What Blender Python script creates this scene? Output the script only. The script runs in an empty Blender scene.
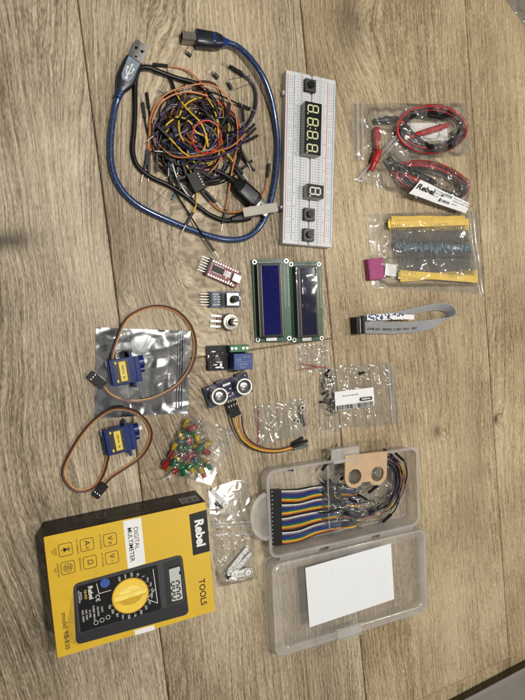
import bpy, math, random
from mathutils import Vector, Matrix, Euler, noise

random.seed(11)
MM = 0.001
SC = bpy.context.scene
COL = SC.collection

# ------------------------------------------------------------------ camera, world, lamps, exposure
FPX, CX, CY, CAMH = 530.43, 262.5, 350.0, 481.34
CROT = Euler((-0.04804, -0.38901, -0.11396), 'XYZ')
cam = bpy.data.cameras.new('camera')
cam.sensor_fit = 'HORIZONTAL'; cam.sensor_width = 36.0; cam.lens = 36.0 * FPX / 525.0
cam.clip_start = 0.01; cam.clip_end = 50
camo = bpy.data.objects.new('camera', cam); COL.objects.link(camo)
camo.location = (0, 0, CAMH * MM); camo.rotation_euler = CROT
SC.camera = camo

world = bpy.data.worlds.new('World'); SC.world = world; world.use_nodes = True
wn = world.node_tree; wn.nodes.clear()
wo = wn.nodes.new('ShaderNodeOutputWorld'); wb = wn.nodes.new('ShaderNodeBackground')
tc = wn.nodes.new('ShaderNodeTexCoord'); nz = wn.nodes.new('ShaderNodeTexNoise')
nz.inputs['Scale'].default_value = 2.2; nz.inputs['Detail'].default_value = 1.0
rp = wn.nodes.new('ShaderNodeValToRGB')
rp.color_ramp.elements[0].position = .50; rp.color_ramp.elements[0].color = (.11, .108, .105, 1)
rp.color_ramp.elements[1].position = .62; rp.color_ramp.elements[1].color = (1.0, .97, .92, 1)  # bright noise patches added to the surroundings for glossy film to reflect
wn.links.new(tc.outputs['Generated'], nz.inputs['Vector']); wn.links.new(nz.outputs['Fac'], rp.inputs['Fac'])
wn.links.new(rp.outputs['Color'], wb.inputs['Color']); wb.inputs['Strength'].default_value = 0.45
wn.links.new(wb.outputs[0], wo.inputs['Surface'])

def lamp(name, loc, power, size, col):
    l = bpy.data.lights.new(name, 'AREA'); l.shape = 'DISK'; l.size = size; l.energy = power; l.color = col
    o = bpy.data.objects.new(name, l); COL.objects.link(o); o.location = loc
    d = Vector((.2, -.05, 0)) - Vector(loc)
    o.rotation_euler = d.to_track_quat('-Z', 'Y').to_euler()
    return o
lamp('ceiling_and_fill_lamp', (.27, .18, 1.2), 9.6, .10, (1, .96, .90))
lamp('ceiling_and_fill_lamp', (1.15, .10, 1.5), 7.6, .15, (1, .94, .86))  # added unseen lamp, lifts the right side and the bag highlights
lamp('ceiling_and_fill_lamp', (.55, -.75, 1.6), 5.0, .15, (1, .95, .87))  # added unseen fill lamp, brightens the lower part of the floor
SC.view_settings.view_transform = 'Standard'; SC.view_settings.look = 'None'
SC.view_settings.exposure = -0.08; SC.view_settings.gamma = 1.0
SC.cycles.use_denoising = True
SC.cycles.transparent_max_bounces = 40
SC.cycles.max_bounces = 10
SC.cycles.caustics_reflective = False; SC.cycles.caustics_refractive = False

# ------------------------------------------------------------------ placing helpers (mm)
CM = CROT.to_matrix()
def W(px, py, z=0.0):
    """where the sight line through a point of the picture meets the height z"""
    d = CM @ Vector(((px - CX) / FPX, -(py - CY) / FPX, -1.0))
    t = (z - CAMH) / d.z
    return Vector((d.x * t, d.y * t, z))
def W2(px, py, z=0.0):
    p = W(px, py, z); return (p.x, p.y)
def rect(tl, tr, br, bl, z=0.0):
    a, b, c, d = (W(*q, z) for q in (tl, tr, br, bl))
    m = (a + b + c + d) / 4; u = (b - a) + (c - d)
    return m.x, m.y, math.atan2(u.y, u.x), ((b - a).length + (c - d).length) / 2, ((a - d).length + (b - c).length) / 2

# ------------------------------------------------------------------ object helpers
MATS = {}
def tag(o, label, cat, group=None):
    o['label'] = label; o['category'] = cat
    if group: o['group'] = group
    return o
def thing(name, label, cat, loc=(0, 0, 0), rot=0.0, group=None):
    o = bpy.data.objects.new(name, None); COL.objects.link(o)
    o.empty_display_size = .01
    e = Euler((0, 0, rot)) if isinstance(rot, (int, float)) else Euler(rot)
    o.location = Vector(loc) * MM; o.rotation_euler = e
    MATS[o.name] = Matrix.Translation(Vector(loc)) @ e.to_matrix().to_4x4()
    return tag(o, label, cat, group)
def inv_of(o):
    m = Matrix.Identity(4)
    chain = []
    while o is not None:
        chain.append(o); o = o.parent
    for q in reversed(chain):
        m = m @ MATS.get(q.name, Matrix.Identity(4))
    return m.inverted()

def catmull(pts, k=6, closed=False):
    P = [Vector(p) for p in pts]
    n = len(P); out = []
    for i in range(n if closed else n - 1):
        if closed: a, b, c, d = P[i - 1], P[i], P[(i + 1) % n], P[(i + 2) % n]
        else: a, b, c, d = P[max(i - 1, 0)], P[i], P[i + 1], P[min(i + 2, n - 1)]
        for j in range(k):
            t = j / k
            out.append(.5 * ((2 * b) + (c - a) * t + (2 * a - 5 * b + 4 * c - d) * t * t + (3 * b - a - 3 * c + d) * t ** 3))
    if not closed: out.append(P[-1].copy())
    return out
def rrect(w, h, r, n=4, cx=0, cy=0):
    r = max(min(r, w / 2 - 1e-4, h / 2 - 1e-4), 1e-3)
    out = []
    for sx, sy, a0 in ((1, 1, 0), (-1, 1, 90), (-1, -1, 180), (1, -1, 270)):
        for k in range(n + 1):
            a = math.radians(a0 + 90 * k / n)
            out.append((cx + sx * (w / 2 - r) + r * math.cos(a), cy + sy * (h / 2 - r) + r * math.sin(a)))
    return out

class MB:
    """collects shapes in mm and links them as one mesh object"""
    def __init__(s): s.v = []; s.f = []; s.m = []; s.T = Matrix.Identity(4)
    def add(s, vs, fs, m=0):
        o = len(s.v)
        s.v += [s.T @ Vector(p) for p in vs]
        for f in fs: s.f.append(tuple(o + i for i in f)); s.m.append(m)
    def at(s, x=0, y=0, z=0, rz=0, rx=0, ry=0):
        s.T = Matrix.Translation((x, y, z)) @ Euler((rx, ry, rz)).to_matrix().to_4x4(); return s
    def loft(s, rings, m=0, cap0=True, cap1=True):
        n = len(rings[0]); vs = [p for r in rings for p in r]; fs = []
        for i in range(len(rings) - 1):
            for j in range(n):
                a, b = i * n + j, i * n + (j + 1) % n
                fs.append((a, b, b + n, a + n))
        if cap0: fs.append(tuple(reversed(range(n))))
        if cap1: fs.append(tuple(range((len(rings) - 1) * n, len(rings) * n)))
        s.add(vs, fs, m); return s
    def box(s, cx, cy, z0, sx, sy, sz, m=0, r=None, bv=None, n=2):
        """rounded, chamfered block; cx,cy centre, z0 bottom"""
        k = min(sx, sy, sz)
        bv = k * .08 if bv is None else bv
        r = max(k * .06, bv) if r is None else r
        def ring(i, z): return [(cx + x, cy + y, z) for x, y in rrect(sx - 2 * i, sy - 2 * i, max(r - i, .02), n)]
        s.loft([ring(bv, z0), ring(0, z0 + bv), ring(0, z0 + sz - bv), ring(bv, z0 + sz)], m); return s
    def prism(s, pts, z0, z1, m=0, bv=0.0):
        s.loft([[(x, y, z0) for x, y in pts], [(x, y, z1) for x, y in pts]], m); return s
    def flat(s, pts, z, m=0): s.add([(x, y, z) for x, y in pts], [tuple(range(len(pts)))], m); return s
    def quad(s, x0, y0, x1, y1, z, m=0): return s.flat(((x0, y0), (x1, y0), (x1, y1), (x0, y1)), z, m)
    def lathe(s, prof, m=0, n=20, c=(0, 0, 0), cap0=True, cap1=True):
        return s.loft([[(c[0] + r * math.cos(2 * math.pi * k / n), c[1] + r * math.sin(2 * math.pi * k / n), c[2] + z)
                        for k in range(n)] for r, z in prof], m, cap0, cap1)
    def sweep(s, path, prof, m=0, up=(0, 0, 1), caps=True, scale=None, closed=False):
        """profile (a,b): a sideways, b upwards, carried along the path"""
        P = [Vector(p) for p in path]; rings = []
        for i, p in enumerate(P):
            t = (P[min(i + 1, len(P) - 1)] - P[max(i - 1, 0)])
            if t.length < 1e-9: t = Vector((1, 0, 0))
            t.normalize()
            u = Vector(up[i]) if isinstance(up, list) else Vector(up)
            sd = t.cross(u)
            if sd.length < 1e-4: sd = t.cross(Vector((1, .3, 0)))
            sd.normalize(); uu = sd.cross(t)
            k = scale[i] if scale else 1
            rings.append([tuple(p + sd * (a * k) + uu * (b * k)) for a, b in prof])
        return s.loft(rings, m, caps, caps)
    def tube(s, path, r, m=0, n=8, scale=None):
        return s.sweep(path, [(r * math.cos(2 * math.pi * k / n), r * math.sin(2 * math.pi * k / n)) for k in range(n)], m, scale=scale)
    def bar(s, a, b, w, h, m=0, bv=.25):
        a = Vector(a); b = Vector(b); L = (b - a).length; d = (b - a) / max(L, 1e-6)
        pr = rrect(w, h, bv, 1); pi = rrect(w - 2 * bv, h - 2 * bv, .02, 1)
        sd = d.cross(Vector((0, 0, 1)))
        if sd.length < 1e-3: sd = Vector((1, 0, 0))
        sd.normalize(); uu = sd.cross(d)
        def ring(q, t): return [tuple(a + d * t + sd * x + uu * y) for x, y in q]
        return s.loft([ring(pi, 0), ring(pr, bv), ring(pr, L - bv), ring(pi, L)], m)
    def text(s, body, x, y, z, size, ang=0.0, m=0, bold=0.0, ax='CENTER', ay='CENTER', sx=1.0):
        cu = bpy.data.curves.new('t', 'FONT'); cu.body = body; cu.size = size; cu.align_x = ax; cu.align_y = ay
        cu.offset = bold * size; cu.resolution_u = 3
        ob = bpy.data.objects.new('t', cu); me = ob.to_mesh()
        c, sn = math.cos(ang), math.sin(ang)
        vs = [(x + c * q.co.x * sx - sn * q.co.y, y + sn * q.co.x * sx + c * q.co.y, z) for q in me.vertices]
        fs = [tuple(p.vertices) for p in me.polygons]
        s.add(vs, fs, m); ob.to_mesh_clear(); bpy.data.objects.remove(ob); bpy.data.curves.remove(cu); return s
    def build(s, name, mats, parent=None, world=False, ang=38, smooth=True):
        if not isinstance(mats, (list, tuple)): mats = [mats]
        me = bpy.data.meshes.new(name)
        M = inv_of(parent) if (world and parent is not None) else Matrix.Identity(4)
        me.from_pydata([tuple((M @ p) * MM) for p in s.v], [], s.f)
        for m in mats: me.materials.append(m)
        for i, p in enumerate(me.polygons): p.material_index = min(s.m[i], len(mats) - 1); p.use_smooth = smooth
        if smooth: me.set_sharp_from_angle(angle=math.radians(ang))
        o = bpy.data.objects.new(name, me); COL.objects.link(o)
        if parent is not None: o.parent = parent
        MATS[o.name] = Matrix.Identity(4)
        return o

# ------------------------------------------------------------------ materials
def srgb(h):
    h = h.lstrip('#'); c = [int(h[i:i + 2], 16) / 255 for i in (0, 2, 4)]
    return tuple(x / 12.92 if x <= .04045 else ((x + .055) / 1.055) ** 2.4 for x in c)
def nodes_of(name):
    m = bpy.data.materials.new(name); m.use_nodes = True; m.node_tree.nodes.clear()
    return m, m.node_tree.nodes, m.node_tree.links
CACHE = {}
def pbr(name, col, rough=.5, metal=0.0, spec=.5, var=.12, scale=300, bump=.0, bscale=900, trans=0.0, coat=0.0, alpha=None):
    if name in CACHE: return CACHE[name]
    if isinstance(col, str): col = srgb(col)
    m, N, L = nodes_of(name)
    out = N.new('ShaderNodeOutputMaterial'); b = N.new('ShaderNodeBsdfPrincipled'); L.new(b.outputs[0], out.inputs[0])
    t = N.new('ShaderNodeTexCoord'); n = N.new('ShaderNodeTexNoise'); n.inputs['Scale'].default_value = scale; n.inputs['Detail'].default_value = 4
    L.new(t.outputs['Object'], n.inputs['Vector'])
    r = N.new('ShaderNodeValToRGB')
    r.color_ramp.elements[0].position = .3; r.color_ramp.elements[1].position = .7
    r.color_ramp.elements[0].color = (*[c * (1 - var) for c in col], 1); r.color_ramp.elements[1].color = (*[min(1, c * (1 + var)) for c in col], 1)
    L.new(n.outputs['Fac'], r.inputs['Fac']); L.new(r.outputs['Color'], b.inputs['Base Color'])
    mr = N.new('ShaderNodeMapRange'); mr.inputs['To Min'].default_value = max(.02, rough * .8); mr.inputs['To Max'].default_value = min(1, rough * 1.25)
    L.new(n.outputs['Fac'], mr.inputs['Value']); L.new(mr.outputs['Result'], b.inputs['Roughness'])
    b.inputs['Metallic'].default_value = metal; b.inputs['Specular IOR Level'].default_value = spec
    b.inputs['Transmission Weight'].default_value = trans; b.inputs['Coat Weight'].default_value = coat
    if bump:
        n2 = N.new('ShaderNodeTexNoise'); n2.inputs['Scale'].default_value = bscale; n2.inputs['Detail'].default_value = 3
        L.new(t.outputs['Object'], n2.inputs['Vector'])
        bp = N.new('ShaderNodeBump'); bp.inputs['Strength'].default_value = bump; bp.inputs['Distance'].default_value = .0003
        L.new(n2.outputs['Fac'], bp.inputs['Height']); L.new(bp.outputs[0], b.inputs['Normal'])
    CACHE[name] = m; return m
def film(name, haze=.075, gloss=.66, tint=(.975, .975, .97), rough=.06, base=.048, bump=.30, bscale=75, hazecol=(.86, .85, .82), soft=.26, ridged=True):
    """thin clear plastic: see-through, with a Fresnel gloss, wrinkles and a little milkiness"""
    if name in CACHE: return CACHE[name]
    m, N, L = nodes_of(name)
    out = N.new('ShaderNodeOutputMaterial')
    t = N.new('ShaderNodeTexCoord'); n = N.new('ShaderNodeTexNoise'); n.inputs['Scale'].default_value = bscale; n.inputs['Detail'].default_value = 2
    if ridged: n.noise_type = 'RIDGED_MULTIFRACTAL'; n.inputs['Distortion'].default_value = .9
    L.new(t.outputs['Object'], n.inputs['Vector'])
    bp = N.new('ShaderNodeBump'); bp.inputs['Strength'].default_value = bump; bp.inputs['Distance'].default_value = .0010
    L.new(n.outputs['Fac'], bp.inputs['Height'])
    n2 = N.new('ShaderNodeTexNoise'); n2.inputs['Scale'].default_value = 45; n2.inputs['Detail'].default_value = 3; L.new(t.outputs['Object'], n2.inputs['Vector'])
    tr = N.new('ShaderNodeBsdfTransparent'); tr.inputs[0].default_value = (*tint, 1)
    gl = N.new('ShaderNodeBsdfGlossy'); gl.inputs['Roughness'].default_value = rough
    g2 = N.new('ShaderNodeBsdfGlossy'); g2.inputs['Roughness'].default_value = min(.5, rough * 4)
    for g in (gl, g2): g.inputs[0].default_value = (1, 1, 1, 1); L.new(bp.outputs[0], g.inputs['Normal'])
    gm = N.new('ShaderNodeMixShader'); gm.inputs[0].default_value = soft; L.new(gl.outputs[0], gm.inputs[1]); L.new(g2.outputs[0], gm.inputs[2])
    df = N.new('ShaderNodeBsdfDiffuse'); df.inputs[0].default_value = (*hazecol, 1)
    tl = N.new('ShaderNodeBsdfTranslucent'); tl.inputs[0].default_value = (*hazecol, 1)
    lw = N.new('ShaderNodeLayerWeight'); lw.inputs['Blend'].default_value = .22; L.new(bp.outputs[0], lw.inputs['Normal'])
    mu = N.new('ShaderNodeMath'); mu.operation = 'MULTIPLY_ADD'; mu.inputs[1].default_value = gloss; mu.inputs[2].default_value = base
    L.new(lw.outputs['Fresnel'], mu.inputs[0])
    dm = N.new('ShaderNodeMixShader'); dm.inputs[0].default_value = .35; L.new(df.outputs[0], dm.inputs[1]); L.new(tl.outputs[0], dm.inputs[2])
    hz = N.new('ShaderNodeMapRange'); hz.inputs['From Min'].default_value = .3; hz.inputs['From Max'].default_value = .7
    hz.inputs['To Min'].default_value = haze * .8; hz.inputs['To Max'].default_value = haze * 1.35; L.new(n2.outputs['Fac'], hz.inputs['Value'])
    m1 = N.new('ShaderNodeMixShader'); L.new(hz.outputs[0], m1.inputs[0]); L.new(tr.outputs[0], m1.inputs[1]); L.new(dm.outputs[0], m1.inputs[2])
    m2 = N.new('ShaderNodeMixShader'); L.new(mu.outputs[0], m2.inputs[0]); L.new(m1.outputs[0], m2.inputs[1]); L.new(gm.outputs[0], m2.inputs[2])
    L.new(m2.outputs[0], out.inputs[0])
    CACHE[name] = m; return m

KNOTS_AND_SHADOW = [  # px, py, spread across, spread along (mm), push, dark
    (-2, 241, 30, 9, 2, .92), (437, 431, 6, 7, 7, .75), (496, 419, 4, 6, 8, .9), (152, 265, 26, 75, 40, .0), (118, 292, 6, 9, 8, .25),  # first entry: a cast shadow at the left edge, painted into the wood colour
    (350, 18, 20, 34, 24, .62), (25, 470, 30, 60, 18, .0), (478, 440, 10, 60, 14, .1)]
def wood_material():
    m, N, L = nodes_of('oak_laminate')
    out = N.new('ShaderNodeOutputMaterial'); b = N.new('ShaderNodeBsdfPrincipled'); L.new(b.outputs[0], out.inputs[0])
    tc = N.new('ShaderNodeTexCoord'); at = N.new('ShaderNodeAttribute'); at.attribute_name = 'plank'
    def math_(op, a, b_=None, c=None):
        n = N.new('ShaderNodeMath'); n.operation = op
        for i, q in enumerate((a, b_, c)):
            if q is None: continue
            if isinstance(q, (int, float)): n.inputs[i].default_value = q
            else: L.new(q, n.inputs[i])
        return n.outputs[0]
    sep = N.new('ShaderNodeSeparateXYZ'); L.new(tc.outputs['Object'], sep.inputs[0])
    sa = N.new('ShaderNodeSeparateXYZ'); L.new(at.outputs['Vector'], sa.inputs[0])
    x = math_('MULTIPLY', sep.outputs[0], 1000.0); y = math_('MULTIPLY', sep.outputs[1], 1000.0)
    ox = math_('MULTIPLY', sa.outputs[0], 700.0); tone = sa.outputs[1]
    def nz(xv, yv, sx, sy, detail=2.0, rough=.5, zoff=0.0):
        c = N.new('ShaderNodeCombineXYZ')
        L.new(math_('DIVIDE', xv, sx), c.inputs[0]); L.new(math_('DIVIDE', yv, sy), c.inputs[1])
        L.new(math_('ADD', ox, zoff), c.inputs[2])
        n = N.new('ShaderNodeTexNoise'); n.inputs['Scale'].default_value = 1.0; n.inputs['Detail'].default_value = detail; n.inputs['Roughness'].default_value = rough
        L.new(c.outputs[0], n.inputs['Vector']); return n.outputs['Fac']
    big = nz(x, y, 95, 480, 0.0, zoff=3)
    midn = nz(x, y, 26, 70, 2.0, zoff=9)
    wob = nz(x, y, 6, 14, 2.0, zoff=17)
    xx = math_('MULTIPLY_ADD', big, 46.0, x)
    xx = math_('MULTIPLY_ADD', midn, 7.0, xx)
    xx = math_('MULTIPLY_ADD', wob, 1.1, xx)
    dark = None
    for (px, py, a, bb, push, dk) in KNOTS_AND_SHADOW:
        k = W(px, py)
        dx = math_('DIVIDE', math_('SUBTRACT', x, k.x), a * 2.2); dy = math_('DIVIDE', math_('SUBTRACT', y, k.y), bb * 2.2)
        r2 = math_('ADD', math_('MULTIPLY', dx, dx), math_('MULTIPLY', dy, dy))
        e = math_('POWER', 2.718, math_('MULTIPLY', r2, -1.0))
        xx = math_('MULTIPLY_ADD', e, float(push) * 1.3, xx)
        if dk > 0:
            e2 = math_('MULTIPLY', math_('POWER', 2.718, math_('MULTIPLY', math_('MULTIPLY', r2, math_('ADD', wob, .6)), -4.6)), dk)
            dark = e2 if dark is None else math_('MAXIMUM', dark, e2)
    rings = nz(xx, y, 2.2, 330, 2.0, .6, 31)
    fine = nz(xx, y, .85, 20, 1.5, .55, 45)
    pores = nz(xx, y, .75, 4.5, 1.0, .5, 57)
    blot = nz(x, y, 90, 160, 2.0, .5, 71)
    wt = math_('MULTIPLY_ADD', sa.outputs[2], -1.15, 1.68)
    v = math_('MULTIPLY_ADD', math_('SUBTRACT', rings, .5), wt, .5)
    v = math_('MULTIPLY_ADD', math_('SUBTRACT', fine, .5), .52, v)
    v = math_('MULTIPLY_ADD', math_('SUBTRACT', pores, .5), .42, v)
    v = math_('MULTIPLY_ADD', math_('SUBTRACT', blot, .5), .50, v)
    v = math_('ADD', v, math_('MULTIPLY', math_('SUBTRACT', tone, .5), .12))
    cr = N.new('ShaderNodeValToRGB'); el = cr.color_ramp.elements
    el[0].position = .24; el[0].color = (.086, .064, .033, 1)
    el[1].position = .76; el[1].color = (.67, .575, .40, 1)
    e = el.new(.40); e.color = (.238, .183, .109, 1)
    e = el.new(.53); e.color = (.412, .331, .210, 1)
    L.new(v, cr.inputs['Fac'])
    hs = N.new('ShaderNodeHueSaturation'); L.new(cr.outputs['Color'], hs.inputs['Color'])
    hs.inputs['Hue'].default_value = .497; L.new(sa.outputs[2], hs.inputs['Saturation'])
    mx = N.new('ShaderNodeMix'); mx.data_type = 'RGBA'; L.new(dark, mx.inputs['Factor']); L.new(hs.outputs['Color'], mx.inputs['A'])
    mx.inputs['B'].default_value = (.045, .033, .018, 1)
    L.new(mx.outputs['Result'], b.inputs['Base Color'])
    mr = N.new('ShaderNodeMapRange'); mr.inputs['To Min'].default_value = .62; mr.inputs['To Max'].default_value = .40
    L.new(v, mr.inputs['Value']); L.new(mr.outputs['Result'], b.inputs['Roughness'])
    b.inputs['Specular IOR Level'].default_value = .38
    bp = N.new('ShaderNodeBump'); bp.inputs['Strength'].default_value = .55; bp.inputs['Distance'].default_value = .0006
    L.new(v, bp.inputs['Height']); L.new(bp.outputs[0], b.inputs['Normal'])
    return m

BLACKP = pbr('black_plastic', (.0045, .0045, .005), .40, spec=.28, var=.3)
BLACKR = pbr('black_rubber', (.0045, .0045, .005), .34, spec=.35, var=.3)
STEEL = pbr('steel', (.46, .45, .43), .30, metal=1.0, var=.08)
TIN = pbr('tinned_pin', (.40, .39, .37), .38, metal=1.0, var=.12)
GOLD = pbr('gold_pin', (.75, .56, .25), .25, metal=1.0)
WHITEP = pbr('white_plastic', (.78, .78, .76), .38, var=.04)
PAPER = pbr('white_paper', (.80, .80, .79), .85, spec=.2, var=.03, bump=.1)
PRINTB = pbr('black_print', (.010, .010, .011), .55, spec=.3, var=.05)
PRINTW = pbr('white_print', (.80, .80, .78), .5, var=.03)
SOLDER = pbr('solder_pad', (.72, .72, .68), .35, metal=.7)
BAG = film('bag_film')
WIRE = {
    'black': pbr('wire_black', (.005, .005, .006), .34, spec=.35), 'white': pbr('wire_white', (.72, .71, .68), .4),
    'grey': pbr('wire_grey', (.20, .20, .21), .4), 'purple': pbr('wire_purple', (.055, .028, .115), .38),
    'blue': pbr('wire_blue', (.018, .040, .19), .36), 'green': pbr('wire_green', (.02, .15, .06), .38),
    'yellow': pbr('wire_yellow', (.72, .46, .03), .4), 'orange': pbr('wire_orange', (.50, .16, .035), .4),
    'red': pbr('wire_red', (.50, .025, .022), .38), 'brown': pbr('wire_brown', (.055, .022, .012), .4), 'tan': pbr('wire_tan', (.58, .34, .10), .4), 'rust': pbr('wire_rust', (.22, .05, .018), .4)}

# ------------------------------------------------------------------ the setting: plank floor, threshold
def floor_build():
    mb = MB(); tone = []
    cols = [(-570, -360, [-900, 900]), (-359.6, -149.4, [-900, -700, 900]), (-149, 60.7, [-900, 900]),
            (61.1, 271.8, [-900, -45.6, 900]), (272.2, 481.6, [-900, -477, 900]), (482, 692, [-900, 300 + 420, 900]), (692.4, 900, [-900, 120, 900])]
    per = [(.1, .3, .9), (.3, .4, .9), (.5, .28, .92), (.15, .42, .98), (.8, .50, 1.10), (.65, .52, 1.12), (.9, .5, 1.1)]
    for ci, (x0, x1, ys) in enumerate(cols):
        for k in range(len(ys) - 1):
            y0, y1 = ys[k] + .25, ys[k + 1] - .25; c = .9; x0 += .18 * (k == 0); x1 -= .18 * (k == 0); n0 = len(mb.v)
            def ring(i, z): return [(x0 + i, y0 + i, z), (x1 - i, y0 + i, z), (x1 - i, y1 - i, z), (x0 + i, y1 - i, z)]
            mb.loft([ring(0, -9), ring(0, -.9), ring(c, 0)])
            p = per[ci]; q = (p[0] + .37 * k, p[1] + (.10 * ((k * 7 + ci) % 3 - 1)), p[2])
            tone += [q] * (len(mb.v) - n0)
    n0 = len(mb.v); mb.box(160, 0, -14, 1500, 1900, 4.5, m=1); tone += [(0, 0, 1)] * (len(mb.v) - n0)
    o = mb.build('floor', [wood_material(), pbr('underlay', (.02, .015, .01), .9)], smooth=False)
    a = o.data.attributes.new('plank', 'FLOAT_VECTOR', 'POINT')
    for i, q in enumerate(tone): a.data[i].vector = q
    o['kind'] = 'structure'
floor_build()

e0 = W(525, 669.5, 12); e1 = W(468, 700, 12); ed = (e0 - e1).normalized(); ea_, eb_ = e1 - ed * 400, e0 + ed * 400; mb = MB()
pr = [(-60, 0), (0, 0), (0, 9.5), (-1.5, 11.3), (-4, 12), (-60, 12)]
mb.sweep([(ea_.x, ea_.y, 0), (eb_.x, eb_.y, 0)], [(-a, b) for a, b in pr], up=(0, 0, 1))
for i in range(len(mb.f)):
    c_ = sum((mb.v[k] for k in mb.f[i]), Vector()) / len(mb.f[i]); mb.m[i] = 1 if (c_.z < 9.6 and c_.z > 2 and (c_ - e0).dot(Vector((-ed.y, ed.x, 0))) > -1.2) else 0
o = mb.build('threshold_strip', [pbr('threshold_grey', (.21, .19, .165), .5, var=.06, scale=60), pbr('threshold_edge', (.030, .020, .011), .16, var=.25, scale=140)])
tag(o, 'pale grey raised strip crossing the bottom right corner of the floor', 'threshold')

# ------------------------------------------------------------------ generic builders
def wire_end(parent, p, d, pin=True, L=13.5, w=2.5, mat=None, pl=7.5, name='plug'):
    p = Vector(p); d = Vector(d).normalized()
    h = MB().bar(p, p + d * L, w, w).build(name, mat or BLACKP, parent, world=True)
    if pin:
        MB().bar(p + d * (L - .3), p + d * (L + pl), .62, .62, bv=.1).build('pin', TIN, h, world=True)
    return h
def jumper(pts, col, label, group=None, ends=(1, 1), r=.74, k=5, name='jumper_wire', pins=(1, 1)):
    P = catmull(pts, k)
    P = [Vector((q.x, q.y, max(q.z, r + .1))) for q in P]
    t = thing(name, label, 'wire', (P[0].x, P[0].y, 0), 0, group)
    MB().tube(P, r, n=7).build('wire', WIRE[col], t, world=True)
    if ends[0]:
        d = P[0] - P[2]; d.z *= .3; wire_end(t, P[0] + d.normalized() * -.6, d, pins[0])
    if ends[1]:
        d = P[-1] - P[-3]; d.z *= .3; wire_end(t, P[-1] + d.normalized() * -.6, d, pins[1])
    return t
def crease(x, y, seed, s):
    """straight folds in a few directions, each fading in and out, over soft undulation"""
    rd = random.Random(int(seed * 97)); z = 0.0
    wx = noise.noise(Vector((x / 45, y / 45, seed))) * 9; wy = noise.noise(Vector((x / 45, y / 45, seed + 7))) * 9
    for k in range(7):
        a = rd.uniform(0, math.pi); L_ = s * rd.uniform(.55, 1.7); ph = rd.uniform(0, 1)
        t = ((x + wx) * math.cos(a) + (y + wy) * math.sin(a)) / L_ + ph
        g = max(0.0, noise.noise(Vector((x / (s * 1.6), y / (s * 1.6), seed + 11.3 * k))) + .12)
        z += (1 - abs((t % 1.0) - .5) * 4) * g * 1.5 * (L_ / s) ** .6
    b = noise.noise(Vector((x / s, y / s, seed + 4)))
    return z * .75 + b * .5
def bag(name, label, cat, corners, z0=.3, puff=2.0, amp=1.6, s=16, seed=1.0, items=(), n=46, mat=None, group=None, wavy=.8, soft=1.6, top_only=False, pexp=.35):
    """clear bag from four picture corners; the top film drapes over items (x, y, radius, height)"""
    A, B, C, D = (W(*c, z0) for c in corners)
    mid = (A + B + C + D) / 4
    t = thing(name, label, cat, (mid.x, mid.y, 0), 0, group)
    top = []; bot = []
    for j in range(n + 1):
        for i in range(n + 1):
            u, v = i / n, j / n
            p = (A * (1 - u) + B * u) * (1 - v) + (D * (1 - u) + C * u) * v
            e = min(u, 1 - u, v, 1 - v)
            ed = min(1.0, e / .16); ed = (ed * (2 - ed)) ** .8
            wx = noise.noise(Vector((p.x / 30, p.y / 30, seed + 20))) * wavy; wy = noise.noise(Vector((p.x / 30, p.y / 30, seed + 30))) * wavy
            h = puff * (16 * u * (1 - u) * v * (1 - v)) ** pexp
            for (ix, iy, ir, ih) in items:
                d = math.hypot(p.x - ix, p.y - iy) / ir
                if d < soft + 1:
                    f = 1 if d < 1 else max(0, 1 - (d - 1) / soft) ** 1.6
                    h = max(h, ih * f)
            cr = (crease(p.x, p.y, seed, s) * amp)
            z = z0 + .5 + ed * (h + max(cr, -.4 * h - .3)) + (1 - ed) * abs(noise.noise(Vector((p.x / 14, p.y / 14, seed + 40)))) * .9
            top.append((p.x + wx, p.y + wy, max(z, z0 + .35))); bot.append((p.x + wx, p.y + wy, z0))
    fs = []
    w = n + 1
    for j in range(n):
        for i in range(n):
            a = j * w + i; fs.append((a, a + w, a + w + 1, a + 1))
    mb = MB(); mb.add(top, fs)
    if not top_only: mb.add(bot, [tuple(reversed(f)) for f in fs])
    mb.build('film', mat or BAG, t, world=True, ang=60)
    return t
ZIPM = film('zip_plastic', haze=.16, gloss=.4, rough=.12, base=.04, ridged=False, bump=.05)
def zip_strip(t, a, b, z=1.5, w=1.6, mat=None, name='zip_strip'):
    pa, pb = W(*a, z), W(*b, z)
    pts = [pa.lerp(pb, k / 10) for k in range(11)]
    for i, p in enumerate(pts): p.z += .5 * math.sin(i * 1.3)
    return MB().sweep(pts, [(-w / 2, 0), (w / 2, 0), (w / 2, .25), (.2, .5), (-.2, .5), (-w / 2, .25)]).build(name, mat or ZIPM, t, world=True)
def barcode(mb, x0, x1, y0, y1, z, m=0, seed=3):
    rd = random.Random(seed); x = x0
    while x < x1:
        w = rd.choice((.35, .35, .6, .9)); mb.quad(x, y0, min(x + w, x1), y1, z, m); x += w + rd.choice((.3, .45, .7))

# seven segment figure, lower left corner 0,0, figure w x h
def segs(mb, x, y, w, h, t, on, z, m, ang):
    c, s = math.cos(ang), math.sin(ang)
    def P(u, v): return (x + c * u - s * v, y + s * u + c * v)
    g = t * .12
    def hor(v): return [P(t * .5 + g, v), P(t + g, v + t / 2), P(w - t - g, v + t / 2), P(w - t * .5 - g, v), P(w - t - g, v - t / 2), P(t + g, v - t / 2)]
    def ver(u, v0, v1): return [P(u, v0 + g), P(u + t / 2, v0 + t / 2 + g), P(u + t / 2, v1 - t / 2 - g), P(u, v1 - g), P(u - t / 2, v1 - t / 2 - g), P(u - t / 2, v0 + t / 2 + g)]
    H = {'a': hor(h - t / 2), 'g': hor(h / 2), 'd': hor(t / 2), 'b': ver(w - t / 2, h / 2, h - t / 2), 'c': ver(w - t / 2, t / 2, h / 2),
         'f': ver(t / 2, h / 2, h - t / 2), 'e': ver(t / 2, t / 2, h / 2)}
    for k in on: mb.flat(H[k], z, m)

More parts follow.
